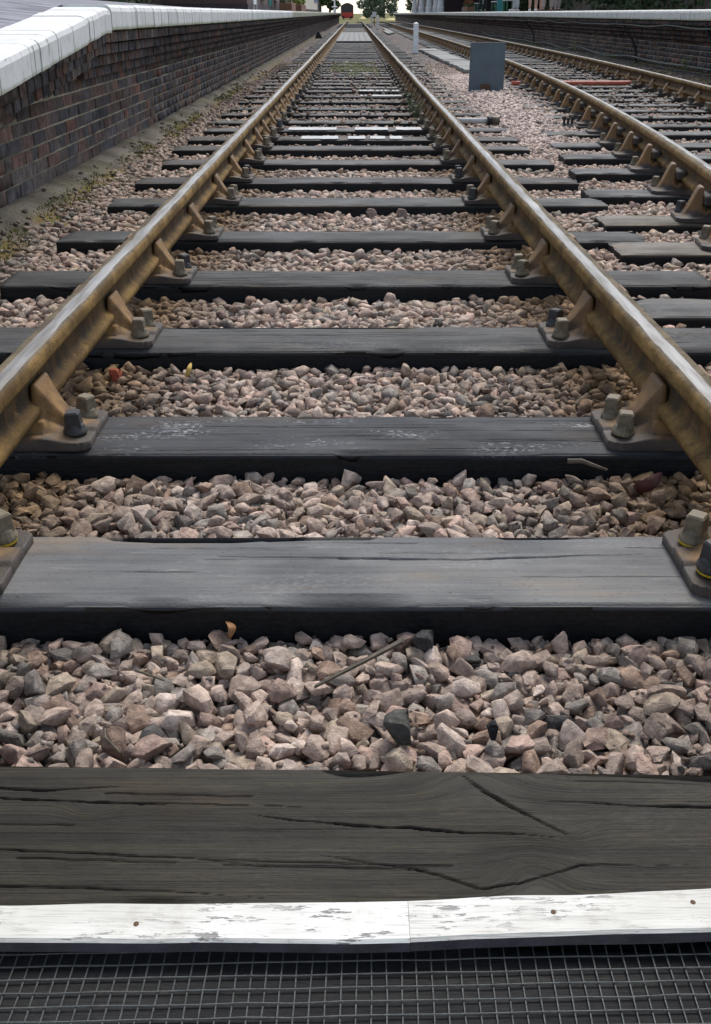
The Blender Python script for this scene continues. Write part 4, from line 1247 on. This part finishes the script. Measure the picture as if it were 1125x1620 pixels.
lone((0.082, 1.15, -0.036), (0.034, 0.027, 0.018), (0.085, 0.085, 0.075), 'large dark grey stone near the cracked sleeper, centre')
lone((0.215, 1.135, -0.03), (0.0115, 0.011, 0.014), (0.02, 0.02, 0.022), 'small black stone near the cracked sleeper, right of centre')
lone((0.11, 5.22, -0.04), (0.048, 0.036, 0.03), (0.29, 0.24, 0.2), 'large round stone before the seventh sleeper, left of the pair')
lone((0.27, 5.225, -0.042), (0.05, 0.036, 0.03), (0.26, 0.21, 0.18), 'large flat-faced stone before the seventh sleeper, right of the pair')

# ------------------------------------------------------------------ weeds and moss
M_weed = plain('weed_leaf', (0.1, 0.14, 0.05), 0.6, 0.35, 9)
M_moss = plain('moss', (0.13, 0.145, 0.03), 0.9, 0.4, 14)
def leaf_cloud(n, cen, rad, size, seed, flat=0.6):
    r = np.random.default_rng(seed)
    p = r.normal(0, 1, (n, 3)); p /= np.linalg.norm(p, axis=1)[:, None]; p *= r.uniform(0.35, 1, (n, 1)) ** 0.6
    p = p * np.array(rad) + np.array(cen)
    a = r.normal(0, 1, (n, 3)); a /= np.linalg.norm(a, axis=1)[:, None]
    b_ = np.cross(a, r.normal(0, 1, (n, 3))); b_ /= np.linalg.norm(b_, axis=1)[:, None]
    s = size * r.uniform(0.6, 1.3, (n, 1))
    v = np.stack([p - a * s, p + b_ * s * flat, p + a * s, p - b_ * s * flat], 1).reshape(-1, 3)
    f = np.arange(n * 4).reshape(-1, 4)
    return v, f
def plant(loc, h, n, label, seed):
    t = thing('weed', label, 'plant', loc, 0)
    r = random.Random(seed); st = MB(); tips = []
    for k in range(5):
        q = (r.uniform(-0.4, 0.4) * h, r.uniform(-0.4, 0.4) * h, h * r.uniform(0.7, 1))
        st.tube([(0, 0, 0), (q[0] * 0.4, q[1] * 0.4, q[2] * 0.6), q], [0.003, 0.0025, 0.0015], 5); tips.append(q)
    st.obj('stem', M_weed, t)
    vs_, fs_ = [], []; b0 = 0
    for i, q in enumerate(tips):
        v, f = leaf_cloud(n, (q[0] * 0.7, q[1] * 0.7, q[2] * 0.7), (h * 0.16, h * 0.16, h * 0.35), h * 0.06, seed * 10 + i, 0.4)
        vs_.append(v); fs_.append(f + b0); b0 += len(v)
    obj('leaves', mesh_np('leaves', np.concatenate(vs_), np.concatenate(fs_), M_weed), t)
plant((0.60, 9.9, -0.04), 0.24, 22, 'green weed growing beside the inner face of the right rail', 1)
plant((0.63, 11.4, -0.04), 0.2, 16, 'small green weed beside the right rail, beyond the taller one', 2)
plant((4.98, 24.0, 0.1), 0.3, 20, 'green weed at the foot of the right platform wall', 3)
plant((4.9, 15.6, 0.1), 0.28, 20, 'dry weed at the foot of the right wall near the photo edge', 4)
def tuft(area, n, h, mat, label, seed):
    r = np.random.default_rng(seed); x = r.uniform(area[0], area[1], n); y = r.uniform(area[2], area[3], n)
    keep = fbm(x * 4, y * 2, seed) > 0.46; x = x[keep]; y = y[keep]; n = len(x)
    z = bedz(x, y) - 0.01 if area[4] is None else strip_z(x, y) - 0.004
    hh = h * r.uniform(0.4, 1.2, n); a = r.uniform(0, 6.28, n); w = 0.004 + 0 * hh; l = hh * r.uniform(-0.6, 0.6, n)
    v = np.stack([np.stack([x - np.cos(a) * w, y - np.sin(a) * w, z], -1), np.stack([x + np.cos(a) * w, y + np.sin(a) * w, z], -1), np.stack([x - np.sin(a) * l, y + np.cos(a) * l, z + hh], -1)], 1).reshape(-1, 3)
    tag(obj('grass' if h > 0.03 else 'moss', mesh_np('grass', v, np.arange(n * 3).reshape(-1, 3), mat)), label, 'grass' if h > 0.03 else 'moss', kind='stuff')
M_lime = plain('lime_grass', (0.26, 0.3, 0.05), 0.8, 0.3, 5)
tuft((-0.42, 0.42, 17.0, 21.5, None), 4200, 0.085, M_lime, 'yellow green grass sprouting between the middle rails', 51)
tuft((-1.66, -1.42, 3.6, 16.0, 1), 14000, 0.02, M_moss, 'olive moss along the foot of the left platform wall', 52)
tuft((4.6, 5.2, 9.0, 40.0, None), 3500, 0.09, M_moss, 'straggling grass along the foot of the right platform wall', 53)

# ------------------------------------------------------------------ station on the platforms
PT = 0.965
def P_(name, mat, par, *boxes, bev=0.0):
    b = MB()
    for q in boxes: b.box(*q, bev)
    return b.obj(name, mat, par)
M_cream = plain('cream_render', (0.66, 0.6, 0.48), 0.8, 0.08, 3)
M_brownbrick = plain('brown_brick', (0.11, 0.07, 0.055), 0.85, 0.25, 14)
M_darkbrick = plain('dark_brick', (0.06, 0.042, 0.045), 0.85, 0.25, 14)
M_teal = plain('teal_paint', (0.03, 0.2, 0.19), 0.5, 0.15, 6)
M_slate = plain('slate_roof', (0.08, 0.08, 0.09), 0.7, 0.2, 6)
M_blue = plain('blue_sign', (0.05, 0.09, 0.32), 0.5, 0.1, 4)
M_glass = plain('window_glass', (0.03, 0.04, 0.05), 0.12, 0.1, 4, bump=0.0)
M_green = plain('green_paint', (0.02, 0.12, 0.06), 0.5, 0.15, 6)
M_woodp = plain('bench_wood', (0.2, 0.09, 0.05), 0.6, 0.2, 9)

def building(label, x_face, sgn, y0, y1, depth, h, wall_m, windows, seed):
    """x_face: wall that looks on to the track; sgn: +1 looks to +x"""
    t = thing('station_building', label, 'building', (x_face, y0, PT))
    xa, xb = (x_face - depth, x_face) if sgn > 0 else (x_face, x_face + depth)
    L = y1 - y0
    P_('wall', wall_m, t, (min(0, -sgn * depth), max(0, -sgn * depth), 0, L, 0, h))
    P_('plinth', M_darkbrick, t, (min(sgn * 0.03, -sgn * depth), max(sgn * 0.03, -sgn * depth), -0.03, L + 0.03, 0, 0.22))
    o = 0.35
    x1, x2 = min(0, -sgn * depth) - o, max(0, -sgn * depth) + o; xm = (x1 + x2) / 2
    b = MB(); b.add([(x1, -o, h + 0.002), (x2, -o, h + 0.002), (xm, -o, h + depth * 0.33), (x1, L + o, h + 0.002), (x2, L + o, h + 0.002), (xm, L + o, h + depth * 0.33)],
                    [(0, 1, 2), (5, 4, 3), (0, 3, 4, 1), (1, 4, 5, 2), (2, 5, 3, 0)]); b.obj('roof', M_slate, t)
    for (kind, wy, ww, z0_, z1_, fm) in windows:
        f = P_(kind, fm, t, (-0.04, 0.04, wy - 0.08, wy, z0_, z1_), (-0.04, 0.04, wy + ww, wy + ww + 0.08, z0_, z1_), (-0.04, 0.04, wy - 0.08, wy + ww + 0.08, z1_, z1_ + 0.1))
        P_('pane' if kind == 'window' else 'leaf', M_glass if kind == 'window' else fm, f, (-0.02, 0.02, wy, wy + ww, z0_, z1_))
        if kind == 'window': P_('sill', M_concrete, f, (-0.09, 0.09, wy - 0.12, wy + ww + 0.12, z0_ - 0.08, z0_ - 0.001))
    return t
building('brown brick station building with teal doorways on the left platform', -3.35, 1, 34, 53, 3.2, 3.3, M_brownbrick,
         [('door', 2.0, 1.0, 0.02, 2.2, M_white), ('window', 5.0, 1.2, 0.5, 2.1, M_white), ('door', 8.6, 1.1, 0.02, 2.2, M_teal), ('window', 11.5, 1.4, 0.5, 2.1, M_cream), ('window', 15, 1.4, 0.5, 2.1, M_cream)], 1)
bc = building('cream rendered station building with small blue sign on the left platform', -3.4, 1, 54, 101, 4.0, 3.4, M_cream, [('window', 9, 1.4, 1.3, 2.4, M_white), ('window', 20, 1.4, 1.3, 2.4, M_white)], 2)
P_('sign', M_blue, bc, (0.01, 0.05, 38.5, 44.5, 0.85, 1.7))
P_('downpipe', M_concrete, bc, (0.01, 0.12, 46.3, 46.6, 0, 3.3))
building('dark brick station building on the right platform, at its far end', 7.6, -1, 92, 140, 6, 3.6, M_darkbrick, [('window', 8, 1.3, 0.9, 2.4, M_white), ('door', 16, 1.2, 0.02, 2.2, M_white), ('window', 30, 1.3, 0.9, 2.4, M_white), ('window', 39, 2.0, 0.2, 1.8, M_white)], 3)

def planter(loc, label, cols, seed, L=1.6, hh=0.32):
    t = thing('planter', label, 'planter', loc)
    P_('trough', M_woodp, t, (-0.25, 0.25, 0, L, 0, hh), bev=0.01)
    for i, (nm, m, n, s) in enumerate(cols):
        v, f = leaf_cloud(n, (0, L / 2, hh + 0.16 + 0.05 * i), (0.3, L * 0.52, 0.26), s, seed + i)
        obj(nm, mesh_np(nm, v, f, m), t)
M_pinkf = plain('pink_petals', (0.45, 0.12, 0.35), 0.6, 0.3, 6)
M_redf = plain('red_petals', (0.55, 0.06, 0.03), 0.6, 0.3, 6)
M_shrub = plain('yellow_green_shrub', (0.2, 0.24, 0.05), 0.7, 0.4, 3)
planter((-2.75, 43.5, PT), 'planter with pink flowers before the brown brick station building', [('foliage', M_weed, 260, 0.07), ('flowers', M_pinkf, 90, 0.05)], 61, 3.0)
planter((-2.7, 50.5, PT), 'low planter of yellow green shrubs before the cream station building', [('foliage', M_shrub, 500, 0.08)], 62, 4.5)
planter((7.3, 68, PT), 'planter with red flowers on the right platform by the white columns', [('foliage', M_weed, 260, 0.08), ('flowers', M_redf, 120, 0.06)], 63, 3.0)

def column(loc, label):
    t = thing('canopy_column', label, 'column', loc, 0, 'white canopy columns on the right platform')
    b = MB(); b.lathe([(0.24, 0), (0.24, 0.35), (0.2, 0.4), (0.17, 0.95), (0.13, 1.05)], 12); b.obj('base', M_white, t)
    b = MB(); b.lathe([(0.1, 1.051), (0.09, 3.3), (0.17, 3.4), (0.17, 3.5)], 12); b.obj('shaft', M_white, t)
for k, px in enumerate((656, 667, 679, 690, 697)):
    D_ = (78, 74, 71, 70, 67)[k]; xx = (px + 1 - 562) * D_ / 1713 + 0.0
    column((xx + 0.6, D_ * (xx + 0.6) / xx, PT), 'white canopy column on the right platform, ' + ordinal(k + 1) + ' of five from the left')
cn = thing('platform_canopy', 'long slate canopy carried by the white columns of the right platform', 'canopy', (7.6, 72, PT + 3.5))
P_('roof', M_slate, cn, (-2.2, 4.0, -6, 22, 0.002, 0.2), bev=0.02); P_('valance', M_white, cn, (-2.25, -2.21, -6, 22, -0.3, 0.2))

def lamp(loc, label):
    t = thing('lamp_post', label, 'lamp', loc)
    b = MB(); b.lathe([(0.16, 0), (0.16, 0.3), (0.09, 0.4), (0.07, 2.0), (0.05, 3.4)], 10); b.obj('post', M_white, t)
    b = MB(); b.lathe([(0.02, 0), (0.35, 0.02), (0.35, 0.1), (0.02, 0.14)], 12); b.obj('collar', M_white, t, (0, 0, 0.55))
    b = MB(); b.lathe([(0.08, 3.401), (0.2, 3.75), (0.24, 3.8), (0.03, 4.0)], 8); b.obj('lantern', M_glass, t)
lamp((-2.25, 124, PT), 'white lamp post with round collar at the end of left platform')
b = MB(); b.tube([(0, 0, 0), (0, 0, 3.2)], 0.07, 8); tag(b.obj('signal_post', M_white, None, (1.5, 250, -1.0)), 'thin white post beside the far red wagon', 'post')

def bench(loc, label, mat, rz=0):
    t = thing('bench', label, 'bench', loc, rz, 'benches on the right platform')
    for k in range(3): P_('slat', mat, t, (-0.22 + k * 0.15, -0.1 + k * 0.15, -0.7, 0.7, 0.42, 0.45))
    for k in range(3): P_('back_slat', mat, t, (0.24, 0.27, -0.7, 0.7, 0.52 + k * 0.13, 0.62 + k * 0.13))
    for s in (-0.6, 0.6):
        P_('leg', M_green, t, (-0.2, -0.15, s - 0.03, s + 0.03, 0, 0.419)); P_('leg', M_green, t, (0.19, 0.238, s - 0.03, s + 0.03, 0, 0.9))
bench((6.75, 58.5, PT), 'pale slatted bench on the right platform beyond the red flowers', M_dull_white)
bench((6.6, 50.0, PT), 'white bench with green legs behind the dark clothed person', M_white)
bench((6.5, 45.5, PT), 'slatted bench on the right platform beside the teal post', M_dull_white)
b = MB(); b.lathe([(0.13, 0), (0.13, 0.5), (0.08, 0.6), (0.06, 2.8), (0.1, 2.9)], 10)
tag(b.obj('platform_post', M_teal, None, (6.3, 47.0, PT)), 'teal post on the right platform between two standing people', 'post')

# ------------------------------------------------------------------ people on the right platform (only legs come into the photo)
M_skin = plain('skin', (0.52, 0.32, 0.23), 0.55, 0.06, 9, bump=0.0005)
def skin_mesh(name, chains, mat, par, sub=1):
    V, E, Rr = [], [], []
    idx = {}
    for ch in chains:
        prev = None
        for (p, r_) in ch:
            k = tuple(round(q, 4) for q in p)
            if k not in idx: idx[k] = len(V); V.append(p); Rr.append(r_)
            if prev is not None and prev != idx[k]: E.append((prev, idx[k]))
            prev = idx[k]
    me = bpy.data.meshes.new(name); me.from_pydata(V, E, []); me.materials.append(mat)
    o = obj(name, me, par)
    md = o.modifiers.new('skin', 'SKIN'); md.use_smooth_shade = True
    sv = me.skin_vertices[0].data
    for i, q in enumerate(Rr): sv[i].radius = (q if isinstance(q, tuple) else (q, q)); sv[i].use_root = (i == 0)
    s = o.modifiers.new('sub', 'SUBSURF'); s.levels = s.render_levels = sub
    return o
def person(loc, rz, label, top, legs, shoe, bare=False, stride=0.12, hair=(0.05, 0.03, 0.02)):
    t = thing('person', label, 'person', loc, rz, 'people standing on the right platform')
    def C_(nm, c): return plain(nm, c, 0.8, 0.15, 9)
    hip, kn, an = 0.92, 0.5, 0.09
    pel = (0, 0, 0.96); wai = (0, 0, 1.1); che = (0, 0, 1.32); nek = (0, 0.01, 1.5); hd = (0, 0.03, 1.6); hd2 = (0, 0.03, 1.7)
    def leg(s, g=0.0): 
        f = s * stride
        return [(pel, 0.12 + g), ((s * 0.095, 0, hip - 0.06), 0.088 + g), ((s * 0.1, f * 0.5 + 0.015, kn), 0.058 + g), ((s * 0.1, f * 0.9 - 0.01, 0.32), 0.055 + g), ((s * 0.1, f, an), 0.038 + g)]
    def arm(s): return [(che, (0.15, 0.1)), ((s * 0.18, 0, 1.42), 0.06), ((s * 0.24, -0.02, 1.14), 0.044), ((s * 0.24, 0.07, 0.92), 0.032), ((s * 0.24, 0.1, 0.83), (0.04, 0.02)), ((s * 0.235, 0.13, 0.75), 0.014)]
    tor = [(pel, 0.12), (wai, (0.13, 0.1)), (che, (0.15, 0.1)), (nek, 0.055), (hd, 0.085), (hd2, 0.085), ((0, 0.03, 1.77), 0.05)]
    skin_mesh('body', [tor, leg(-1) + [((-0.1, -stride + 0.13, 0.035), 0.03)], leg(1) + [((0.1, stride + 0.13, 0.035), 0.03)], arm(-1), arm(1), [(hd, 0.085), ((0, 0.12, 1.62), 0.018)]], M_skin, t)
    hm = MB(); hm.lathe([(0.10, 1.63), (0.108, 1.72), (0.09, 1.79), (0.03, 1.82)], 12, (0, 0.005, 0)); hm.obj('hair', C_('hair', hair), t, smooth=True)
    sh = [[(pel, 0.135), (wai, (0.15, 0.12)), (che, (0.17, 0.12)), ((0, 0, 1.45), 0.09)]] + [[(che, (0.17, 0.12)), ((s * 0.18, 0, 1.42), 0.075), ((s * 0.235, -0.015, 1.18), 0.06)] for s in (-1, 1)]
    skin_mesh('shirt', sh, C_('shirt', top), t)
    gl = [leg(s, 0.022)[:3 if bare else 5] for s in (-1, 1)]
    skin_mesh('shorts' if bare else 'trousers', gl, C_('trouser_cloth', legs), t)
    for s in (-1, 1):
        b = MB(); b.box(-0.045, 0.045, -0.07, 0.19, 0.0, 0.085, 0.025); b.obj('shoe', C_('shoe', shoe), t, (s * 0.1, s * stride, 0))
def pp(px, D): return (px - 561) * D / 1713
for (px, D_, rz, label, top, legs, shoe, bare, hair) in (
    (764, 52, 2.9, 'person in black trousers standing on the right platform, leftmost of the group', (0.04, 0.04, 0.05), (0.012, 0.012, 0.016), (0.02, 0.02, 0.02), False, (0.05, 0.03, 0.02)),
    (816, 40, 1.2, 'person in pale grey trousers on the right platform, right of the teal post', (0.3, 0.32, 0.4), (0.4, 0.42, 0.42), (0.5, 0.5, 0.5), False, (0.2, 0.12, 0.06)),
    (843, 37, 3.0, 'person with bare legs and white shoes standing on the right platform', (0.5, 0.1, 0.12), (0.25, 0.25, 0.28), (0.7, 0.7, 0.7), True, (0.12, 0.07, 0.03)),
    (852, 39, 3.3, 'person in dark shorts standing behind the one with white shoes', (0.1, 0.15, 0.3), (0.03, 0.03, 0.05), (0.25, 0.1, 0.08), True, (0.03, 0.02, 0.02)),
    (866, 36, 2.6, 'person in beige trousers on the right platform, nearer the bare legged people', (0.5, 0.48, 0.42), (0.38, 0.33, 0.27), (0.12, 0.08, 0.06), False, (0.35, 0.33, 0.3)),
    (881, 35.5, 3.4, 'person in brown grey trousers standing rightmost on the right platform', (0.15, 0.2, 0.12), (0.27, 0.22, 0.2), (0.05, 0.04, 0.04), False, (0.1, 0.06, 0.04))):
    person((pp(px, D_), D_, PT), rz, label, top, legs, shoe, bare, 0.05 if bare else 0.09, hair)

# ------------------------------------------------------------------ wagon at the end of the line
wx = curve_l(236); wz = dip(236) + RAIL_TOP
wg = thing('railway_wagon', 'dark railway van with red end standing far down the line', 'wagon', (wx + 0.0, 236, wz), R(2.0))
M_wdark = plain('sooty_van_paint', (0.05, 0.04, 0.042), 0.7, 0.3, 2); M_wred = plain('red_buffer_beam', (0.42, 0.045, 0.035), 0.6, 0.2, 2)
b = MB(); n = 9; prof = [(-1.3, 1.0), (-1.3, 3.1)] + [(-1.3 + 2.6 * i / n, 3.1 + 0.55 * math.sin(math.pi * i / n)) for i in range(1, n)] + [(1.3, 3.1), (1.3, 1.0)]
m = len(prof); v = [(x, yv, z) for yv in (0, 8.5) for x, z in prof]
b.add(v, [tuple(range(m)), tuple(range(2 * m - 1, m - 1, -1))] + [(k, m + k, m + (k + 1) % m, (k + 1) % m) for k in range(m)]); b.obj('body', M_wdark, wg)
P_('end_panel', M_wred, wg, (-1.22, 1.22, -0.05, -0.002, 1.05, 1.75)); P_('buffer_beam', M_wred, wg, (-1.25, 1.25, -0.25, -0.06, 0.62, 1.02))
for s in (-0.86, 0.86):
    b = MB(); b.tube([(s, -0.26, 0.85), (s, -0.6, 0.85), (s, -0.601, 0.85), (s, -0.66, 0.85)], [0.1, 0.1, 0.24, 0.24], 12); b.obj('buffer', M_black, wg)
for yv in (1.6, 6.6):
    for s in (-0.75, 0.75):
        b = MB(); b.tube([(s - 0.06, yv, 0.46), (s + 0.06, yv, 0.46)], 0.46, 18); b.obj('wheel', M_rust, wg)
P_('underframe', M_black, wg, (-1.1, 1.1, 0.0, 8.5, 0.6, 0.999))
for s in (-0.7, 0.4): P_('end_window', M_glass, wg, (s, s + 0.4, -0.03, -0.001, 2.2, 2.8))

# ------------------------------------------------------------------ trees
def foliage_mat(name, a, b_):
    t = NT(name); p = t.pos('World'); n1 = t.noise(p, 0.7, 3); n2 = t.noise(p, 7, 3)
    c = t.mix(t.rng(t.math('ADD', t.math('MULTIPLY', n1, 0.5), t.math('MULTIPLY', n2, 0.5)), 0.35, 0.65), a, b_)
    return t.done(c, 0.6, spec=0.3)
M_leaf_a = foliage_mat('dark_foliage', (0.025, 0.05, 0.02), (0.06, 0.1, 0.035))
M_leaf_b = foliage_mat('hazed_foliage', (0.09, 0.13, 0.085), (0.17, 0.21, 0.14))  # farthest trees: distance haze put into a paler leaf colour
M_bark = plain('bark', (0.09, 0.07, 0.05), 0.9, 0.3, 5)
def tree(loc, h, rad, label, mat, seed, n=5200, leaf=0.28):
    t = thing('tree', label, 'tree', loc, 0, 'trees beyond the station')
    r = random.Random(seed); tr = MB()
    tr.tube([(0, 0, 0), (0.1, 0, h * 0.3), (0, 0.1, h * 0.7)], [0.035 * h, 0.026 * h, 0.008 * h], 9)
    cl = []
    for k in range(16):
        a = r.uniform(0, 6.28); q = r.uniform(0.25, 0.8) * rad; z = h * r.uniform(0.22, 0.9)
        s = 1 - 0.55 * abs(z / h - 0.5) * 2
        c = (math.cos(a) * q * s, math.sin(a) * q * s, z); cl.append(c)
        tr.tube([(0, 0, min(z * 0.7, h * 0.65)), (c[0] * 0.5, c[1] * 0.5, z * 0.85), c], [0.012 * h, 0.008 * h, 0.003 * h], 6)
    tr.obj('trunk', M_bark, t)
    vv, ff = [], []; b0 = 0
    for i, c in enumerate(cl):
        rr = rad * r.uniform(0.3, 0.5)
        v, f = leaf_cloud(n // 16, c, (rr, rr, rr * 0.8), leaf, seed * 50 + i, 0.6); vv.append(v); ff.append(f + b0); b0 += len(v)
    obj('crown', mesh_np('crown', np.concatenate(vv), np.concatenate(ff), mat), t)
tree((4.6, 300, -1.4), 9.5, 3.6, 'round grey green tree right of the wagon at the track end', M_leaf_b, 1)
tree((8.6, 315, -1.4), 11, 4.2, 'tall grey green tree beside the round one, nearer the right platform', M_leaf_b, 2)
tree((11.5, 190, -0.4), 10, 3.2, 'dark green tree rising behind the dark brick station building', M_leaf_a, 3)
for k, (xx, yy, h, rd, lb) in enumerate(((-5.6, 175, 12, 3.3, 'dark green tree left of the wagon, nearest the lamp post'), (-4.9, 215, 11, 2.7, 'dark green tree directly left of the far wagon'), (-9.5, 190, 13, 4, 'dark green tree behind the cream station building'))):
    tree((xx, yy, -0.4), h, rd, lb, M_leaf_a, 10 + k)
for k, (xx, yy, h, rd, lb) in enumerate(((13.5, 88, 8, 3.2, 'dark tree behind the white canopy columns, left one'), (17.5, 92, 8, 3.4, 'dark tree behind the red flower planter on the right'), (16.5, 62, 7, 3.2, 'dark green tree behind the benches of the right platform'), (16.6, 47, 7, 3.2, 'dark green tree behind the people on the right platform'), (16.5, 32, 7, 3.2, 'dark green tree behind the right platform, nearest'))):
    tree((xx, yy, -0.3), h, rd, lb, M_leaf_a, 30 + k, 3600, 0.22)
M_dry = plain('dry_grass', (0.42, 0.34, 0.13), 0.9, 0.25, 0.6)
def bank(x0, x1, y0, y1, h, nm, label):
    r_ = np.random.default_rng(int(x0 * 10) + 99)
    xs_ = np.linspace(x0, x1, 24); ys_ = np.linspace(y0, y1, 12)
    f = lambda X, Y: -1.4 + h * np.sin(np.pi * (X - x0) / (x1 - x0)) ** 0.6 * np.sin(np.pi * (Y - y0) / (y1 - y0)) ** 0.5 + 0.25 * fbm(X * 1.2, Y * 1.2, 8)
    tag(obj(nm, grid_mesh(nm, xs_, ys_, f, M_dry)), label, 'grass', kind='stuff')
bank(0.8, 3.4, 262, 284, 1.5, 'dry_grass', 'yellow dry grass bank right of the far wagon')
bank(5.8, 9.6, 212, 240, 1.3, 'dry_grass', 'yellow dry grass mound at the end of the right platform')

for k, (ya, yb_, lb) in enumerate(((9, 34, 'clipped dark hedge behind the right platform, nearest length'), (34, 60, 'clipped dark hedge behind the people on the right platform'), (60, 88, 'clipped dark hedge behind the white canopy columns'))):
    t = thing('hedge', lb, 'hedge', (12.8, ya, PT), 0, 'hedge along the back of the right platform')
    v, f = leaf_cloud(9000, (0, (yb_ - ya) / 2, 1.2), (0.8, (yb_ - ya) * 0.62, 1.5), 0.13, 700 + k)
    v[:, 1] = np.clip(v[:, 1], 0, yb_ - ya)
    obj('foliage', mesh_np('foliage', v, f, M_leaf_a), t)
    P_('core', M_bark, t, (-0.25, 0.25, 0.1, yb_ - ya - 0.1, 0, 2.0))

t = thing('hedge', 'dark hedge along the back of the left platform', 'hedge', (-6.2, 8, PT))
v, f = leaf_cloud(9000, (0, 13, 1.0), (0.7, 16, 1.3), 0.12, 720); v[:, 1] = np.clip(v[:, 1], 0, 26)
obj('foliage', mesh_np('foliage', v, f, M_leaf_a), t); P_('core', M_bark, t, (-0.25, 0.25, 0.1, 25.8, 0, 1.8))
